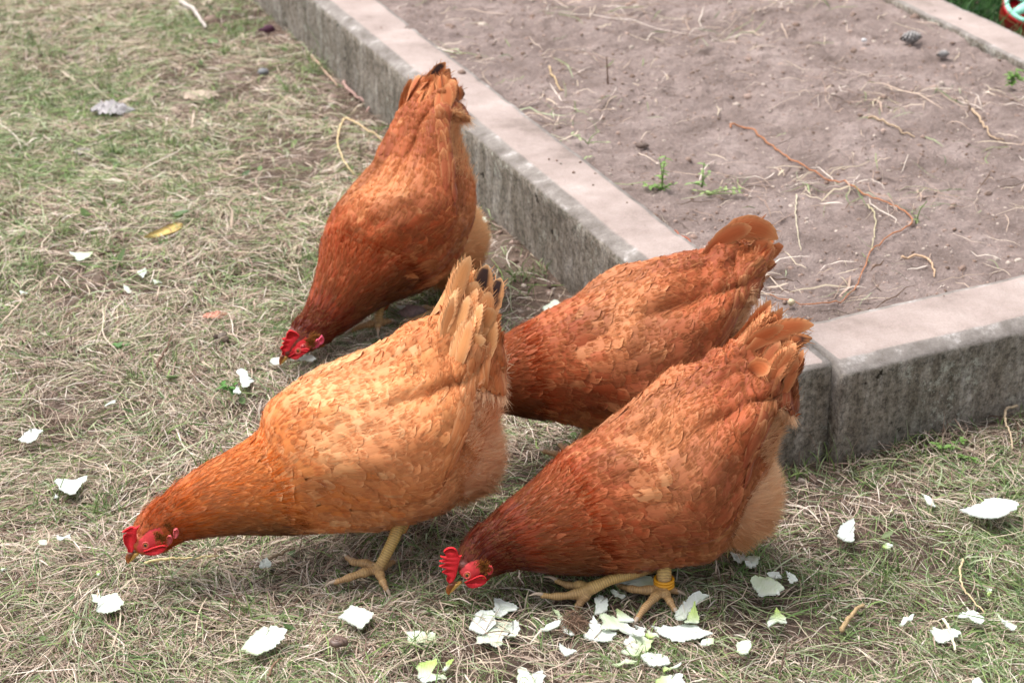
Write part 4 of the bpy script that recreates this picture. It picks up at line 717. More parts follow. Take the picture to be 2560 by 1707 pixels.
# ---------------------------------------------------------------- cabbage scraps
def cabbage(px, tint, label, z=.020, ruffle=1.0, seed=0, curl=.5):
    rs = np.random.RandomState(seed + 500); P = np.array([on(u, v, z) for u, v in px]); c = P.mean(0); Pc = np.vstack([P, P[:1]]); m0 = len(P) * 7 + 1; Ps = smooth_path(Pc, m0)[:-1]; dl = np.concatenate([[0], np.cumsum(np.linalg.norm(np.diff(Pc, axis=0), axis=1))]); tl = np.linspace(0, dl[-1], m0)[:-1]; Pl = np.stack([np.interp(tl, dl, Pc[:, q]) for q in range(3)], -1); P = Ps * .25 + Pl * .75; m = len(P)
    P[:, :2] += rs.normal(size=(m, 2)) * .0005; rj = (fbm(P[:, 0] * 260, P[:, 1] * 260, seed, 3) - .5) * .006; P = P + nrm(P - c) * rj[:, None]; rings = np.array([0.04, .25, .5, .72, .88, 1.0]); ext = np.linalg.norm(P - c, axis=1).mean()
    cc = (np.percentile(P, 50, axis=0) + c) / 2; X = cc + (P[None] - cc) * rings[:, None, None]
    d = X - cc; ph = rs.uniform(0, 6.28); ax = np.array([math.cos(ph), math.sin(ph)]); q = d[..., :2] @ ax; q2 = d[..., :2] @ np.array([-ax[1], ax[0]])
    amp = .0022 + .10 * ext; X[..., 2] += curl * amp * ((q / ext) ** 2 - .4) + ruffle * .5 * amp * np.sin(q2 / ext * 3.0 + ph * 3) * rings[:, None] + ruffle * .004 * (fbm(X[..., 0] * 70, X[..., 1] * 70, seed, 2) - .5)
    X[..., 2] = np.maximum(X[..., 2] , ground_z(X[..., 0], X[..., 1]) + .008)
    th = np.array([0, 0, .0004 + .0004 * rs.uniform()]); top = X + th; bot = X - th; V = np.vstack([top.reshape(-1, 3), bot.reshape(-1, 3), top[0].mean(0), bot[0].mean(0)]); n = len(rings); i = np.arange(n - 1)[:, None] * m; j = np.arange(m)[None]; j2 = (j + 1) % m
    Q = np.stack([i + j, i + j2, i + j2 + m, i + j + m], -1).reshape(-1, 4)[:, ::-1]; Q2 = Q[:, ::-1] + n * m; a = np.arange(m); Q3 = np.stack([(n - 1) * m + a, (n - 1) * m + (a + 1) % m, (n - 1) * m + (a + 1) % m + n * m, (n - 1) * m + a + n * m], -1)
    T = np.vstack([np.stack([np.full(m, 2 * n * m), a, (a + 1) % m], -1), np.stack([np.full(m, 2 * n * m + 1), (a + 1) % m + n * m, a + n * m], -1)])
    wht = s2l((234, 237, 232)); grn = s2l((186, 206, 122)); g = np.clip(tint + .5 * (q / ext) * (tint > .05) * tint * 2 + .25 * (vn(q * 90, q2 * 90, seed) - .5) * (tint > .02), 0, 1)[..., None]; C = (wht * (1 - g) + grn * g).reshape(-1, 3)
    C = np.vstack([C, C, C[0], C[0]]); uv = np.stack([q2 / ext, q / ext, q * 0 + seed * 1.7], -1).reshape(-1, 3); uv = np.vstack([uv, uv, uv[0], uv[0]]); r = empty("x", (cc[0], cc[1], ground_z(cc[:1], cc[1:2])[0])); o = mesh("cabbage_scrap", V - np.array(r.location)[None], [Q, Q2, Q3, T], M_CAB, col=C, vec=uv); o.location = r.location; bpy.data.objects.remove(r)
    return tag(o, label, "cabbage leaf", "cabbage scraps strewn on the hay")
Z0 = (0, 1137, .3636); Z1 = (0, 570, .3636); Z2 = (853, 1307, .2551); Z3 = (1400, 1307, .2551); Z4 = (1960, 1207, .3188)
CAB = [
 (Z0, [(370, 190), (400, 165), (500, 165), (590, 150), (595, 175), (545, 210), (520, 265), (480, 280), (420, 245)], 0, "white scrap shaped like a fan with a tail, above left of the buff hen's head"),
 (Z0, [(368, 292), (382, 278), (402, 285), (392, 300)], 0, "tiny white crumb just under the fan shaped scrap at far left"),
 (Z0, [(390, 560), (440, 562), (480, 552), (485, 570), (440, 582), (400, 584)], 0, "thin flat white sliver left of the buff hen's beak"),
 (Z0, [(255, 600), (290, 585), (325, 590), (320, 610), (290, 622)], .25, "small off white scrap, the farther left of two beside the buff hen's beak"),
 (Z0, [(628, 955), (720, 955), (800, 945), (825, 985), (855, 1015), (800, 1060), (740, 1080), (665, 1080), (680, 1020), (635, 990)], .22, "squarish greenish white scrap with notched left side, bottom left"),
 (Z0, [(1655, 1320), (1700, 1270), (1820, 1175), (1850, 1215), (1862, 1165), (1970, 1215), (1950, 1260), (1830, 1340), (1770, 1388), (1700, 1360)], .2, "large pale green scrap with a slit in its top edge, bottom left of centre"),
 (Z0, [(1790, 740), (1830, 700), (1865, 745), (1860, 765), (1820, 768), (1792, 785), (1778, 770)], .02, "small torn white scrap under the buff hen's belly"),
 (Z0, [(0, 775), (25, 778), (40, 760), (46, 780), (25, 795), (0, 792)], .6, "tiny yellow green shred at the left picture edge"),
 (Z0, [(665, 800), (680, 790), (692, 805), (685, 830), (668, 825)], .8, "tiny yellow green shred below the buff hen's beak"),
 (Z1, [(130, 1450), (220, 1380), (260, 1382), (295, 1395), (250, 1440), (200, 1490), (140, 1465)], 0, "white rectangular scrap near the left edge, halfway down"),
 (Z1, [(480, 160), (560, 175), (635, 170), (600, 200), (540, 218), (490, 190)], .3, "pale green pointed scrap in the upper left grass below the yellow leaf"),
 (Z1, [(945, 305), (1000, 283), (1008, 300), (985, 345), (960, 335)], .05, "white scrap with a narrow foot, topmost of three small ones left of the rear hen"),
 (Z1, [(850, 390), (880, 400), (903, 440), (885, 450), (855, 425)], .05, "small oval white scrap, lower left of three left of the rear hen"),
 (Z1, [(1050, 358), (1080, 352), (1110, 375), (1060, 382)], .1, "small flat white scrap, rightmost of three left of the rear hen"),
 (Z1, [(135, 440), (160, 432), (188, 445), (140, 454)], .1, "tiny white scrap near the left edge in the middle grass"),
 (Z1, [(1625, 970), (1660, 955), (1700, 985), (1705, 1020), (1745, 1055), (1720, 1060), (1700, 1095), (1665, 1085), (1645, 1020), (1625, 995)], .03, "crumpled white scrap shaped like a bone, below the rear hen's beak"),
 (Z1, [(1605, 1120), (1630, 1085), (1655, 1120), (1650, 1140), (1610, 1138)], 0, "small white triangle just below the bone shaped scrap"),
 (Z1, [(720, 1215), (800, 1178), (790, 1197), (730, 1232)], .1, "thin translucent shred lying in the grass left of the buff hen's shoulder"),
 (Z1, [(1985, 905), (2060, 895), (2090, 870), (2165, 890), (2150, 914), (2050, 914)], .05, "long white strip behind the rear hen's wattle"),
 (Z1, [(1855, 920), (1870, 896), (1930, 895), (1935, 938), (1890, 940)], .0, "white scrap directly under the rear hen's beak tip"),
 (Z2, [(-12, 922), (40, 860), (95, 805), (210, 835), (320, 885), (260, 965), (195, 1045), (90, 990)], .1, "smooth pale square scrap below the buff hen's foot"),
 (Z2, [(640, 1065), (690, 1078), (800, 1062), (900, 1055), (915, 1100), (920, 1170), (800, 1180), (690, 1200), (650, 1120)], .35, "folded greenish rectangle below the front hen's beak"),
 (Z2, [(1500, 730), (1560, 735), (1735, 800), (1710, 860), (1640, 885), (1540, 925), (1500, 900)], 0, "white scrap right of the front hen's beak, above the crumpled pile"),
 (Z2, [(1240, 1045), (1310, 900), (1370, 855), (1490, 860), (1515, 940), (1480, 1020), (1400, 1080), (1345, 1075)], 0, "broad smooth white scrap, left half of the crumpled pile below the front hen's head"),
 (Z2, [(1330, 1165), (1350, 1080), (1500, 950), (1660, 965), (1670, 1050), (1600, 1130), (1560, 1200), (1500, 1200), (1460, 1160)], .15, "ruffled white scrap in the middle of the crumpled pile below the front hen's head"),
 (Z2, [(1645, 1170), (1640, 1100), (1680, 1000), (1740, 1020), (1745, 1060), (1700, 1130)], .12, "curled white end piece on the right of the crumpled pile"),
 (Z2, [(1965, 1100), (1970, 1020), (2040, 975), (2140, 980), (2150, 1000), (2060, 1050), (2010, 1090)], .03, "grey white curved scrap left of the thin tongue shaped strip"),
 (Z2, [(2080, 850), (2130, 860), (2200, 960), (2260, 1050), (2290, 1085), (2240, 1105), (2180, 1070), (2150, 980)], .2, "thin tongue shaped strip pointing up to the front hen's raised toes"),
 (Z2, [(2135, 1180), (2180, 1210), (2310, 1260), (2270, 1290), (2200, 1290), (2150, 1240)], 0, "small white pointed scrap below the tongue shaped strip"),
 (Z2, [(740, 1430), (770, 1380), (870, 1345), (930, 1330), (945, 1380), (890, 1420), (870, 1475), (930, 1485), (1000, 1490), (1045, 1540), (960, 1525), (860, 1545), (800, 1575), (770, 1540)], .5, "light green C shaped scrap at the bottom edge of the picture"),
 (Z2, [(990, 1430), (1040, 1350), (1090, 1330), (1105, 1350), (1060, 1400), (1030, 1450)], .8, "small yellow scrap beside the C shaped green one"),
 (Z2, [(1720, 1520), (1760, 1400), (1820, 1430), (1840, 1500), (1970, 1430), (1980, 1480), (2005, 1500), (1960, 1575), (1740, 1575)], .1, "two pronged white scrap cut off by the bottom edge"),
 (Z3, [(570, 580), (650, 540), (800, 515), (900, 530), (925, 600), (870, 640), (780, 665), (690, 625)], .2, "domed white scrap behind the leg with yellow rings"),
 (Z3, [(330, 740), (370, 685), (420, 720), (480, 785), (460, 830), (390, 900), (340, 905), (345, 810)], 0, "white hourglass scrap between the front hen's two feet"),
 (Z3, [(555, 840), (640, 880), (720, 940), (690, 985), (570, 960)], .35, "pale green triangle left of the ringed foot's longest toe"),
 (Z3, [(370, 935), (450, 922), (560, 932), (680, 975), (760, 1040), (805, 1110), (800, 1150), (700, 1100), (600, 1045), (520, 1035), (440, 1045), (380, 1030), (430, 1000)], .18, "long curved cream strip below the ringed foot"),
 (Z3, [(230, 1080), (290, 1040), (285, 990), (330, 945), (400, 1020), (540, 1060), (530, 1100), (480, 1170), (440, 1195), (370, 1190), (290, 1140)], 0, "grey white scrap tucked under the left end of the curved cream strip"),
 (Z3, [(740, 1010), (800, 1020), (835, 1030), (830, 1090), (800, 1095)], 0, "small grey white scrap under the tip of the ringed foot's longest toe"),
 (Z3, [(830, 1100), (870, 1060), (920, 1070), (970, 1110), (900, 1130)], .55, "small light green scrap at the left end of the big boat shaped leaf"),
 (Z3, [(890, 1015), (950, 1045), (1000, 1030), (1120, 1015), (1200, 985), (1310, 985), (1420, 1030), (1500, 1080), (1400, 1130), (1300, 1150), (1200, 1160), (1100, 1140), (980, 1090)], .0, "big boat shaped white leaf below the ringed foot"),
 (Z3, [(1130, 980), (1125, 900), (1180, 800), (1260, 730), (1370, 705), (1450, 740), (1400, 755), (1330, 800), (1260, 880), (1220, 960), (1180, 1005)], .05, "thick white curved rib right of the ringed foot"),
 (Z3, [(1220, 990), (1250, 910), (1320, 820), (1375, 940), (1340, 975), (1280, 985)], .6, "yellow green scrap between the curved rib and the boat shaped leaf"),
 (Z3, [(615, 1180), (700, 1120), (800, 1115), (910, 1160), (900, 1200), (850, 1270), (800, 1250), (760, 1305), (660, 1300), (590, 1270), (650, 1235)], .45, "ragged white scrap with yellow green lower edge under the curved cream strip"),
 (Z3, [(790, 1320), (860, 1280), (950, 1270), (1010, 1270), (1080, 1360), (1060, 1400), (960, 1400), (880, 1380)], .08, "ruffled white scrap low in the middle of the scatter below the boat shaped leaf"),
 (Z3, [(990, 1415), (1060, 1400), (1180, 1385), (1170, 1410), (1060, 1430), (1010, 1448)], .5, "thin light green shred under the ruffled scrap's right corner"),
 (Z3, [(500, 1385), (640, 1350), (760, 1340), (790, 1355), (700, 1380), (560, 1398)], .45, "long thin pale green shred left of the lowest ruffled scrap"),
 (Z3, [(1360, 1190), (1440, 1120), (1490, 1130), (1512, 1165), (1430, 1200)], .25, "small pale scrap below the right end of the boat shaped leaf"),
 (Z3, [(1735, 1165), (1820, 1145), (1875, 1165), (1860, 1230), (1820, 1290), (1750, 1270)], .15, "veined whitish scrap half buried in brown hay at lower right"),
 (Z3, [(1680, 300), (1740, 288), (1800, 310), (1812, 350), (1770, 385), (1700, 380)], 0, "left piece of the white pair just under the front hen's rump"),
 (Z3, [(1800, 370), (1830, 320), (1900, 315), (1955, 350), (1940, 390), (1880, 440), (1820, 420)], .12, "right piece of the white pair just under the front hen's rump"),
 (Z3, [(1865, 560), (1920, 515), (2040, 520), (2130, 580), (2195, 640), (2150, 700), (2040, 725), (1945, 710), (1940, 640), (1880, 620)], .25, "large pale green and white leaf right of the front hen's feet"),
 (Z3, [(2040, 500), (2090, 470), (2150, 495), (2178, 540), (2090, 545)], 0, "small white flap at the upper edge of the large pale leaf"),
 (Z3, [(2210, 460), (2290, 500), (2335, 550), (2290, 605), (2250, 590)], 0, "white wedge right of the large pale leaf"),
 (Z3, [(2020, 990), (2060, 940), (2100, 900), (2110, 830), (2150, 850), (2170, 890), (2215, 930), (2215, 970), (2130, 970), (2050, 1020)], .55, "yellow green star shaped scrap below the large pale leaf"),
 (Z3, [(930, 1545), (1000, 1510), (1130, 1490), (1195, 1500), (1212, 1575), (940, 1575)], .4, "pale green scrap cut by the bottom edge, right of the middle"),
 (Z3, [(500, 660), (560, 670), (650, 720), (605, 742), (530, 705)], .15, "thin white sliver between the raised foot and the ringed foot"),
 (Z4, [(1380, 215), (1480, 185), (1580, 130), (1640, 120), (1760, 135), (1840, 165), (1820, 210), (1700, 265), (1560, 275), (1460, 260)], 0, "large smooth white leaf shaped like a fish near the right edge"),
 (Z4, [(420, 370), (460, 325), (540, 308), (552, 350), (555, 400), (550, 470), (490, 480), (460, 470), (430, 420)], 0, "white shell shaped scrap with ribs between the front hen and the fish shaped leaf"),
 (Z4, [(1085, 90), (1130, 110), (1170, 150), (1182, 190), (1160, 190), (1120, 150)], .05, "thin white splinter left of the fish shaped leaf"),
 (Z4, [(910, 1105), (950, 1050), (1030, 1022), (1000, 1065), (940, 1110)], .1, "thin grey white sliver at lower right, left of the scrap crossed by a straw"),
 (Z4, [(1145, 1165), (1180, 1145), (1280, 1135), (1360, 1160), (1398, 1190), (1320, 1225), (1240, 1245), (1190, 1240)], 0, "oval white scrap crossed by a pale straw at lower right"),
 (Z4, [(1368, 1055), (1380, 1015), (1450, 1000), (1520, 1020), (1572, 1050), (1560, 1095), (1500, 1100), (1440, 1040)], 0, "white hook shaped scrap above the one crossed by a straw"),
 (Z4, [(1665, 1030), (1700, 1050), (1760, 1095), (1825, 1115), (1815, 1148), (1740, 1125)], .3, "pale yellowish strip nearest the lower right edge"),
 (Z4, [(1595, 850), (1610, 820), (1637, 830), (1620, 870), (1605, 882)], .6, "tiny pale green curl near the right edge"),
 (Z4, [(1475, 1540), (1510, 1535), (1565, 1575), (1475, 1575)], 0, "white corner piece cut by the bottom edge at far right"),
 (Z4, [(778, 492), (800, 470), (852, 492), (800, 512)], .6, "tiny yellow green scrap right of the shell shaped piece"),
 ((1200, 520, .3826), [(408, 655), (480, 598), (532, 618), (540, 650), (500, 670), (430, 697)], .12, "pale scrap above the neck of the hen in the middle"),
 ((1100, 240, .33168), [(308, 905), (335, 910), (350, 950), (325, 985), (308, 970)], .1, "small pale scrap at the foot of the kerb behind the rear hen's rump"),
 ((880, 600, .2551), [(415, 650), (470, 637), (528, 650), (480, 670)], 0, "small white scrap between the rear hen's legs"),
]
for i_, (zz, pts, tint, lab) in enumerate(CAB):
    big = i_ % 3; cabbage(zm(*zz, pts), tint, lab, z=.017 + .002 * big, seed=i_, ruffle=.4 if 'smooth' in lab else .9, curl=.9 if 'rib' in lab or 'curved' in lab or 'curled' in lab else .12)

# ---------------------------------------------------------------- sticks, stems, stones, weeds, debris
def stick(name, px, z, r, col, label, cat, group=None, n=24, taper=.5, noise_=.0006, zf=ground_z, base=.006):
    P = np.array([on(u, v, z) for u, v in px]); P = smooth_path(P, n); P[:, 2] = zf(P[:, 0], P[:, 1]) + base + (z - (.0 if zf is ground_z else .13)) * 0 + np.sin(np.linspace(0, np.pi, n)) * base * .3
    P += R.normal(size=P.shape) * noise_; rad = r * np.linspace(1, taper, n) * (1 + .12 * np.sin(np.arange(n) * 1.9)); v, q, t = tube(P, rad, 8); C = np.tile(s2l(col), (len(v), 1)) * R.uniform(.85, 1.1, (len(v), 1))
    c = P.mean(0); o = mesh(name, v - c, [q, t], M_DEBRIS, col=C); o.location = c; return tag(o, label, cat, group)
def K(*p): return [(a * 2560 / 2352, b * 2560 / 2352) for a, b in p]
RC = (178, 120, 86)
stick("root", K((1678, 292), (1682, 284), (1720, 292), (1790, 345), (1850, 378), (1930, 410), (2010, 447), (2060, 470), (2095, 500), (2080, 525), (2010, 568), (1985, 615), (1965, 655), (1930, 684), (1880, 694), (1800, 680), (1735, 655)), .135, .0016, RC, "long thin copper coloured root looping across the soil bed", "root", n=90, zf=bed_z, base=.004, noise_=.0003)
stick("root", K((1610, 573), (1575, 545), (1548, 527), (1525, 512)), .14, .0022, (176, 108, 86), "short reddish root end beside the kerb above the middle hen", "root", zf=lambda x, y: np.maximum(bed_z(x, y), 0), base=.005)
stick("straw", zm(*Z4, [(1248, 1018), (1290, 1130), (1345, 1282)]), .03, .0018, (236, 226, 196), "pale thick straw lying across an oval cabbage scrap", "straw", base=.022, taper=.8)
stick("stick", zm(*Z4, [(455, 1112), (500, 1040), (570, 950), (632, 893)]), .02, .0032, (188, 160, 120), "split tan stick lying in the hay at lower right", "stick", base=.014, taper=.7)
stick("straw", zm(*Z4, [(1415, 555), (1385, 640), (1395, 770), (1480, 870), (1585, 965)]), .02, .0016, (214, 190, 150), "long bent hay stem near the right edge", "straw", base=.016)
stick("straw", zm(*Z0, [(985, 690), (1150, 680), (1300, 668), (1500, 640)]), .02, .0022, (202, 184, 136), "long straight straw behind the buff hen's beak", "straw", base=.014)
stick("stick", zm(*Z0, [(1830, 690), (1930, 640), (2010, 600)]), .02, .0022, (150, 128, 104), "short grey stick under the buff hen's breast", "stick", base=.014)
stick("stick", zm(*Z0, [(1840, 1480), (1890, 1410), (1940, 1350)]), .02, .0017, (140, 112, 90), "short brown stick by the large slit cabbage scrap", "stick", base=.015)
stick("twig", zm(*Z1, [(1075, 950), (1130, 870), (1165, 790), (1180, 722)]), .02, .0018, (110, 84, 70), "thin dark twig standing out of the hay at the left", "twig", base=.018)
stick("twig", zm(*Z1, [(680, 175), (750, 155), (815, 148)]), .02, .0022, (84, 66, 54), "short dark twig below the yellow leaf", "twig", base=.012)
stick("twig", zm(*Z3, [(2150, 1450), (2185, 1330), (2215, 1200), (2225, 1080)]), .02, .0014, (96, 78, 66), "thin dark upright twig at lower right, below the star shaped scrap", "twig", base=.018)
stick("stem", K((790, 260), (778, 300), (776, 335), (790, 370), (812, 392)), .02, .0022, (214, 190, 146), "curved pale stem in the grass behind the rear hen's neck", "stem", base=.012)
stick("stem", K((792, 258), (830, 287), (862, 305), (892, 330)), .02, .0022, (206, 180, 140), "straight pale stem meeting the curved one at its top", "stem", base=.012)
stick("stick", K((415, 0), (440, 20), (458, 40), (472, 58)), .02, .006, (196, 184, 176), "thick pale bleached stick at the top left", "stick", base=.010, taper=.6)
stick("root", K((788, 180), (805, 200), (828, 215), (848, 225), (840, 240)), .02, .0042, (172, 140, 130), "knobbly pinkish root lying against the foot of the kerb", "root", base=.008)
stick("root", K((715, 125), (730, 145), (752, 165), (775, 188)), .02, .0036, (180, 152, 132), "tan root fragment above the knobbly one by the kerb", "root", base=.008)
stick("stem", K((2340, 915), (2315, 925), (2310, 950), (2322, 985), (2328, 1010)), .03, .0022, (190, 168, 140), "arched dry stem standing at the right edge below the kerb", "stem", base=.02)
stick("stick", zm(1100, 0, .6207, [(1725, 470), (1800, 500), (1860, 518), (1915, 538)]), .135, .0026, (182, 158, 132), "tan stick lying flat on the soil bed", "stick", zf=bed_z, base=.004)
stick("stick", zm(1100, 0, .6207, [(2145, 435), (2180, 480), (2215, 520), (2270, 552)]), .135, .0026, (186, 160, 134), "crooked tan stick at the right of the soil bed", "stick", zf=bed_z, base=.004)
stick("stem", zm(1100, 0, .6207, [(1440, 770), (1432, 850), (1440, 940), (1455, 1015)]), .135, .0014, (196, 184, 160), "thin pale stem lying lengthwise on the bed above the middle hen's tail", "stem", zf=bed_z, base=.004)
stick("stem", zm(1100, 0, .6207, [(1725, 810), (1750, 870), (1750, 940), (1738, 1010)]), .135, .0014, (190, 178, 146), "thin curved stem lying inside the root's loop", "stem", zf=bed_z, base=.004)
stick("stick", zm(1100, 0, .6207, [(440, 265), (465, 310), (498, 350)]), .14, .002, (206, 178, 138), "short straw coloured stick on the bed right of the raised tail", "stick", zf=bed_z, base=.004)
stick("root", zm(1100, 0, .6207, [(1860, 1030), (1920, 1028), (1965, 1040), (1990, 1075), (1992, 1110)]), .135, .0022, (200, 168, 138), "small branching root fragment near the corner of the bed", "root", zf=bed_z, base=.004)
# upright twig on the bed
def tubes_obj(name, paths, col, label, cat, mat_=M_DEBRIS):
    T_ = [tube(smooth_path(p, 12), np.linspace(r0, r1, 12), 7) for p, r0, r1 in paths]; V, Q, T = joined(T_); c = np.array([V[:, 0].mean(), V[:, 1].mean(), V[:, 2].min()]); o = mesh(name, V - c, [Q, T], mat_, col=np.tile(s2l(col), (len(V), 1))); o.location = c; return tag(o, label, cat)
b0 = on(1520, 216, .13); tubes_obj("twig", [([b0, b0 + [-.002, 0, .03], b0 + [-.004, .002, .058]], .0018, .0009), ([b0, b0 + [.006, -.004, .006], b0 + [.012, -.006, .004]], .0016, .001), ([b0 + [-.003, 0, .034], b0 + [.006, 0, .040]], .001, .0006)], (112, 84, 70), "small dark upright twig stuck in the soil bed", "twig")
# weeds on the bed
def weed(bp, stalks, nleaf, lsz, col, label, flop=.3):
    b0 = np.array(bp); root = empty("weed", b0); tag(root, label, "weed"); Vs = []; Qs = []; o = 0; T_ = []; LV = []; LF = []; lo = 0
    for dx, dy, h in stalks:
        p = [b0, b0 + np.array([dx * .3, dy * .3, h * .6]), b0 + np.array([dx, dy, h])]; P = smooth_path(np.array(p), 14); T_.append(tube(P, np.linspace(.0013, .0006, 14), 6))
        for q in range(nleaf):
            i = R.randint(2, 14); th = R.uniform(0, 6.28); L = lsz * R.uniform(.6, 1.2); d = np.array([math.cos(th), math.sin(th), R.uniform(-.1, .7)]); d /= np.linalg.norm(d); s = nrm(np.cross(d, [0, 0, 1.])); n = np.cross(s, d); pr = [(0, .08), (.3, .5), (.6, .45), (1, .02)]; vs = []
            for t, w_ in pr: c = P[i] + d * L * t - n * 0 + np.array([0, 0, -L * .25 * t * t]); vs += [c - s * L * w_ * .45, c, c + s * L * w_ * .45]
            vs = np.array(vs); vs[1::3] -= n * L * .05; LV.append(vs)
            for a in range(3): LF += [(lo + a * 3, lo + a * 3 + 1, lo + a * 3 + 4, lo + a * 3 + 3), (lo + a * 3 + 1, lo + a * 3 + 2, lo + a * 3 + 5, lo + a * 3 + 4)]
            lo += 12
    V, Q, T = joined(T_); mesh("stem", V, [Q, T], M_LEAF, col=np.tile(s2l(col) * .8, (len(V), 1)), parent=root); LV = np.vstack(LV); mesh("leaves", LV, np.array(LF), M_LEAF, col=s2l(col) * R.uniform(.75, 1.2, (len(LV) // 12, 1)).repeat(12, 0), parent=root)
weed(on(1655, 475, .13), [(-.006, 0, .055), (.004, .002, .06), (.02, -.004, .012), (-.02, -.006, .010), (-.026, .004, .006)], 9, .013, (136, 168, 92), "green weed with upright leafy stalks beside the kerb on the soil bed")
weed(on(1755, 468, .13), [(.002, 0, .045), (-.02, -.01, .012), (.01, -.01, .03)], 8, .012, (142, 170, 104), "smaller green weed stalk right of the tall leafy weed")
weed(on(2530, 215, .135), [(.01, .01, .03), (-.012, 0, .028), (.015, -.01, .02), (-.004, .014, .02)], 16, .014, (120, 156, 78), "bushy green weed tuft on the bed at the right edge")
weed(on(1470, 360, .135), [(.03, -.012, .008), (-.03, .01, .014), (.02, .01, .02)], 5, .010, (166, 174, 132), "pale flattened weed at the bed edge left of the tall weed")
weed(on(1770, 488, .13), [(.05, -.006, .006), (.03, .01, .010), (-.02, -.01, .012), (.06, .0, .012)], 6, .011, (150, 168, 108), "trampled green weed lying in the middle of the soil bed")
weed(on(2290, 560, .13), [(-.01, 0, .02), (.014, 0, .04), (.0, -.014, .012)], 5, .009, (140, 156, 104), "sparse green weed beside the sharp bend of the root")
weed(on(575, 985, .0), [(.01, 0, .02), (-.015, 0, .018), (.0, -.01, .02)], 5, .014, (88, 138, 56), "small three leaved green weed left of the buff hen's back")
weed(on(305, 890, .0), [(.006, 0, .02), (-.012, 0, .02)], 4, .015, (84, 126, 58), "green clover sprig left in the middle grass")
weed(on(1320, 1035, .0), [(.03, -.02, .01), (-.02, .0, .02), (.02, .02, .03)], 8, .016, (104, 140, 70), "feathery green weed under the middle hen's breast")
weed(on(2370, 1140, .0), [(.03, -.02, .01), (-.02, .0, .02), (-.03, .01, .01), (.02, .02, .016)], 9, .013, (124, 158, 84), "feathery green weed in the grass at the right under the kerb")
weed(on(2250, 1090, .0), [(.03, -.01, .008), (-.02, .0, .012)], 8, .012, (110, 146, 74), "green weed at the foot of the kerb right of the crack")

def lumps(name, px, z, spec, cols, label, cat, zf=None):
    """a clump of several rounded lumps welded as one pile"""
    c0 = on(px[0], px[1], z); Vs = []; Fs = []; Cs = []; o = 0; th = np.linspace(0, np.pi, 9); ph = np.linspace(0, 2 * np.pi, 12, endpoint=False)
    for (dx, dy, dz, sx, sy, sz) in spec:
        X = np.stack([np.sin(th)[:, None] * np.cos(ph), np.sin(th)[:, None] * np.sin(ph), np.cos(th)[:, None] + 0 * ph], -1).reshape(-1, 3); nz = .75 + .5 * fbm(X[:, 0] * 2 + o * .1, X[:, 1] * 2 + X[:, 2], o % 97, 3); X = X * nz[:, None] * np.array([sx, sy, sz]) + c0 + np.array([dx, dy, dz])
        i = np.arange(8)[:, None] * 12; j = np.arange(12)[None]; Fs.append(np.stack([i + j, i + j + 12, i + (j + 1) % 12 + 12, i + (j + 1) % 12], -1).reshape(-1, 4) + o); Vs.append(X); Cs.append(np.tile(s2l(cols[len(Vs) % len(cols)]), (len(X), 1))); o += len(X)
    o_ = mesh(name, np.vstack(Vs) - c0, np.vstack(Fs), M_DEBRIS, col=np.vstack(Cs)); o_.location = c0; return tag(o_, label, cat)
rr = np.random.RandomState(5)
lumps("dropping", (557, 850), .012, [(rr.normal() * .007, rr.normal() * .007, rr.uniform(0, .008), .006, .006, .005) for _ in range(9)], [(92, 78, 68), (70, 58, 50), (120, 108, 98)], "dark crumbly dropping in the hay left of the rear hen's beak", "dropping")
lumps("dried_fruit", (672, 76), .02, [(0, 0, .002, .014, .010, .010), (-.014, .004, 0, .012, .006, .004)], [(96, 60, 78), (82, 52, 66)], "dark purple shrivelled fruit at the foot of the kerb, top left", "fruit")
lumps("stone", (658, 180), .012, [(0, 0, 0, .012, .010, .007)], [(128, 128, 130)], "smooth bluish grey stone in the upper left grass", "stone")
lumps("stone", (1030, 780), .012, [(0, 0, 0, .022, .014, .010), (.022, .004, 0, .014, .010, .008)], [(150, 128, 124)], "pinkish stone between the rear hen's legs", "stone")
lumps("stone", (2420, 1478), .012, [(0, 0, 0, .012, .012, .007)], [(160, 140, 132)], "dull pinkish stone by the hook shaped scrap at lower right", "stone") if False else None
lumps("stone", (1978, 760), .132, [(0, 0, .003, .0055, .005, .005)], [(206, 190, 158)], "cream coloured pebble in the near corner of the soil bed", "stone")
lumps("stone", (1918, 575), .132, [(0, 0, .003, .006, .004, .003)], [(206, 194, 188)], "small white pebble inside the root's loop", "stone")
lumps("stone", (2160, 105), .135, [(0, 0, .003, .006, .004, .004)], [(214, 210, 210)], "small whitish pebble left of the dark cone", "stone")
lumps("clod", (1605, 368), .132, [(0, 0, .003, .012, .007, .005)], [(112, 96, 88)], "dark flat clod on the bed above the leafy weed", "clod")
def snail():
    c = on(845, 1612, .016); P = []; r = []
    for t in np.linspace(0, 1, 60):
        a = t * 2 * math.pi * 2.6; q = .0070 * (1 - t) ** 1.1 + .0006; P.append(c + np.array([math.cos(a) * q, math.sin(a) * q * .9, .003 + .006 * t])); r.append(.0044 * (1 - t) + .0008)
    v, q, t = tube(P, r, 12); cc = np.tile(s2l((104, 84, 74)), (len(v), 1)); cc *= (.8 + .35 * (np.sin(np.arange(len(v)) / 12 * 1.3) > 0))[:, None]; o = mesh("snail_shell", v - c, [q, t], M_CLAW, col=cc); o.location = c; tag(o, "brown snail shell in the hay at the bottom, below the pale square scrap", "shell")
snail()
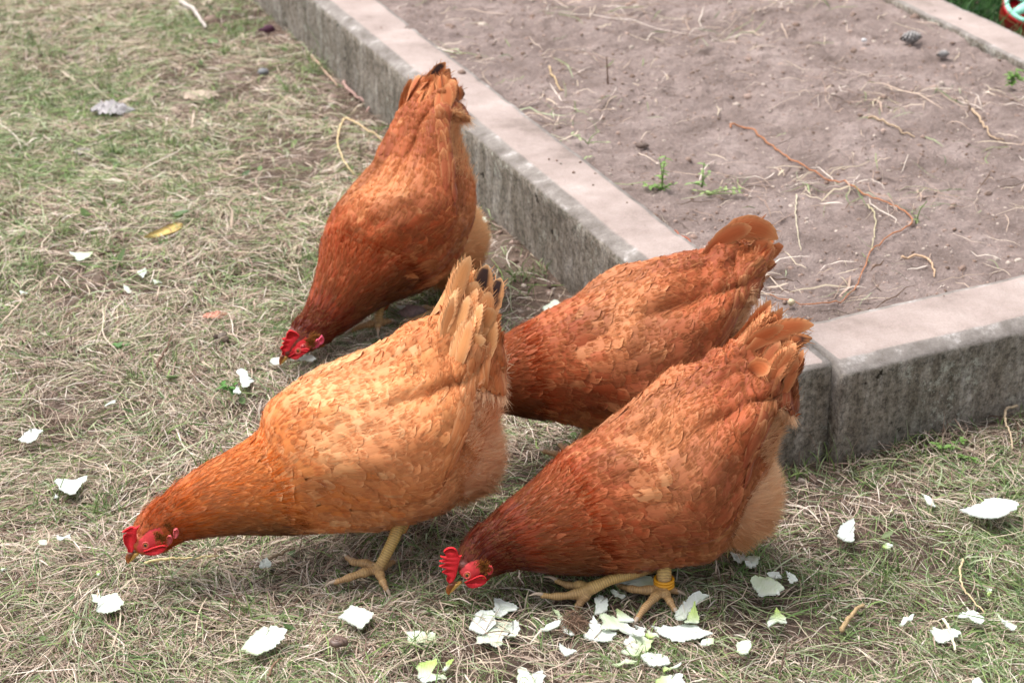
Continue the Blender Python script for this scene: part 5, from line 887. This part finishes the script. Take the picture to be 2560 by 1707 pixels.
def cone(px, z, s, label, open_=1.0, tilt=.5):
    c = on(px[0], px[1], z); root = empty("pine_cone", c); tag(root, label, "pine cone"); ax = nrm(np.array([1., .25, .05])); S1 = nrm(np.cross(ax, [0, 0, 1.])); S2 = np.cross(ax, S1); V = []; Fq = []; C = []; o = 0
    P = [c + ax * s * t + np.array([0, 0, s * .45]) for t in (-1, 0, 1)]; v, q, t = tube(smooth_path(np.array(P), 10), [s * .1, s * .22, s * .28, s * .3, s * .3, s * .28, s * .24, s * .2, s * .14, s * .06], 10); mesh("core", v, [q, t], M_DEBRIS, col=np.tile(s2l((56, 46, 42)), (len(v), 1)), parent=root)
    for i in range(64):
        t = (i + .5) / 64; a = i * 2.39996; rad = s * (.18 + .34 * math.sin(math.pi * min(1, t * 1.08) ** .8)); cen = c + ax * s * (t * 2 - 1) * .95 + np.array([0, 0, s * .45]); rd = math.cos(a) * S1 + math.sin(a) * S2; d = nrm(rd * 1.0 + ax * .7); sd = np.cross(d, rd); sd = nrm(np.cross(ax, rd)); L = rad * 1.15; nn = nrm(np.cross(sd, d)); b = cen + rd * s * .1
        pts = [b - sd * L * .15, b + sd * L * .15, b + d * L * .8 + sd * L * .34, b + d * L + sd * L * .18 + nn * L * .08, b + d * L - sd * L * .18 + nn * L * .08, b + d * L * .8 - sd * L * .34]; pts = np.array(pts); V.append(pts); V.append(pts - nn * L * .12)
        Fq += [(o, o + 1, o + 2, o + 5), (o + 5, o + 2, o + 3, o + 4), (o + 11, o + 8, o + 7, o + 6), (o + 10, o + 9, o + 8, o + 11), (o + 2, o + 8, o + 9, o + 3), (o + 3, o + 9, o + 10, o + 4), (o + 4, o + 10, o + 11, o + 5), (o + 1, o + 7, o + 8, o + 2), (o + 5, o + 11, o + 6, o)]; g = R.uniform(.8, 1.2)
        cc = np.tile(s2l((104, 96, 92)), (12, 1)); cc[[2, 3, 4, 5]] = s2l((168, 164, 162)); cc[:2] = s2l((60, 50, 46)); C.append(cc * g); o += 12
    mesh("scales", np.vstack(V), np.array(Fq), M_DEBRIS, col=np.vstack(C), parent=root, smooth=False)
cone((2275, 106), .136, .022, "dark open pine cone lying on the soil bed near the far kerb")
cone((2356, 143), .136, .013, "smaller broken pale pine cone right of the dark one")
def crumple(px, z, sx, sy, h, col, label, seed, name="paper_scrap", cat="scrap"):
    c = on(px[0], px[1], z); n = 26; g = np.linspace(-1, 1, n); gx, gy = np.meshgrid(g, g); a = np.arctan2(gy, gx); rad = np.maximum(np.abs(gx), np.abs(gy)); ou = .72 + .45 * vn(np.cos(a) * 2 + 5, np.sin(a) * 2 + 5, seed); r2 = rad * ou
    X = c[0] + np.cos(a) * r2 * sx; Yy = c[1] + np.sin(a) * r2 * sy; rid = np.abs(fbm(gx * 3 + seed, gy * 3, seed, 3) - .5) * 2; Z = c[2] + h * (1 - rad ** 2) * .6 + rid * h * 1.1 - .004; V = np.stack([X, Yy, Z], -1).reshape(-1, 3); V2 = V - [0, 0, .001]
    i = np.arange(n - 1)[:, None] * n + np.arange(n - 1)[None]; Q = np.stack([i, i + 1, i + 1 + n, i + n], -1).reshape(-1, 4); o = mesh(name, np.vstack([V, V2]) - c, np.vstack([Q, Q[:, ::-1] + n * n]), M_DEBRIS, col=np.tile(s2l(col), (2 * n * n, 1)) * (.7 + .45 * np.tile((1 - rid).reshape(-1), 2))[:, None]); o.location = c; return tag(o, label, cat)
crumple((278, 272), .012, .042, .036, .016, (172, 166, 166), "crumpled pale grey paper scrap in the upper left grass", 3)
crumple((505, 236), .012, .034, .03, .010, (186, 168, 150), "dull beige crumpled scrap right of the grey paper in the upper left grass", 9)
crumple((205, 375), .012, .016, .014, .006, (170, 160, 156), "small grey crumpled scrap below the larger grey paper", 14)
def wad():
    c = on(1432, 1552, .02); n = 320; P = c + R.normal(size=(n, 3)) * np.array([.007, .009, .003]); Dd = nrm(R.normal(size=(n, 3)) * np.array([1, 1, .4])); v, q, cc = hairs(P, Dd, R.uniform(.012, .026, n), R.uniform(.0005, .0009, n), s2l((124, 98, 80)) * R.uniform(.6, 1.25, (n, 1)), .3, 5); o = mesh("fibre_wad", v - c, q, M_STRAND, col=cc); o.location = c; tag(o, "brown fibrous wad between the crumpled white pile and the curved grey scrap", "wad")
wad()
crumple((540, 785), .014, .022, .010, .006, (208, 150, 130), "pinkish dried petal in the grass left of the rear hen's neck", 33, "petal", "petal")
def dry_leaf():
    p = K((330, 545), (345, 535), (370, 525), (395, 512), (415, 512), (420, 520), (405, 532), (380, 540), (355, 546)); P = np.array([on(u, v, .018) for u, v in p]); c = P.mean(0); o = plate(P - c + np.array([0, 0, .0]), .0016, s2l((198, 170, 104)), M_DEBRIS, "dry_leaf"); o.location = c; tag(o, "yellow dried leaf curled in the upper left grass", "leaf")
dry_leaf()

# ---------------------------------------------------------------- toy wheel behind the far kerb
def toy_wheel():
    c = on(2583, 8, .085); root = empty("toy_wheel", (c[0], c[1], 0)); tag(root, "red toy wheel with mint green spoked face on the lawn behind the far kerb", "toy wheel"); ax = nrm(np.array([-.06, -.5, .86])); S1 = nrm(np.cross(ax, [0, 1., 0])); S2 = np.cross(ax, S1); MR = paint_mat("red_plastic", (176, 18, 26)); MM = paint_mat("mint_plastic", (150, 214, 190))
    def lathe(prof, name, m):
        a = np.linspace(0, 2 * np.pi, 64, endpoint=False); P = np.array(prof); V = c + (np.cos(a)[:, None] * S1 + np.sin(a)[:, None] * S2)[:, None] * P[None, :, 0, None] + ax * P[None, :, 1, None]; k = len(P); i = np.arange(64)[:, None]; j = np.arange(k)[None]; Q = np.stack([i * k + j, i * k + (j + 1) % k, ((i + 1) % 64) * k + (j + 1) % k, ((i + 1) % 64) * k + j], -1).reshape(-1, 4); mesh(name, V.reshape(-1, 3), Q, m, parent=root)
    Rr = .066; lathe([(Rr * .93, .001), (Rr * .99, -.001), (Rr, -.006), (Rr * 1.0, -.050), (Rr * .9, -.056), (Rr * .86, -.050), (Rr * .86, -.012)], "tyre", MR); lathe([(Rr * .80, .000), (Rr * .82, .005), (Rr * .93, .005), (Rr * .95, .001), (Rr * .9, -.008), (Rr * .78, -.008)], "rim", MM); lathe([(.001, -.006), (Rr * .24, -.006), (Rr * .26, .002), (Rr * .2, .006), (.001, .007)], "hub", MM); lathe([(.001, -.020), (Rr * .85, -.020), (Rr * .85, -.024), (.001, -.024)], "disc", MR)
    for q in range(5):
        a = q * 2 * math.pi / 5 + .5; d = math.cos(a) * S1 + math.sin(a) * S2; s = np.cross(ax, d); pts = []
        for r_, w_ in ((Rr * .2, .011), (Rr * .82, .008)):
            for sg, zz in ((-1, .004), (1, .004), (1, -.006), (-1, -.006)): pts.append(c + d * r_ + s * w_ * sg + ax * zz)
        mesh("spoke", pts, np.array([(0, 1, 5, 4), (1, 2, 6, 5), (2, 3, 7, 6), (3, 0, 4, 7), (0, 3, 2, 1), (4, 5, 6, 7)]), MM, parent=root, smooth=False)
toy_wheel()
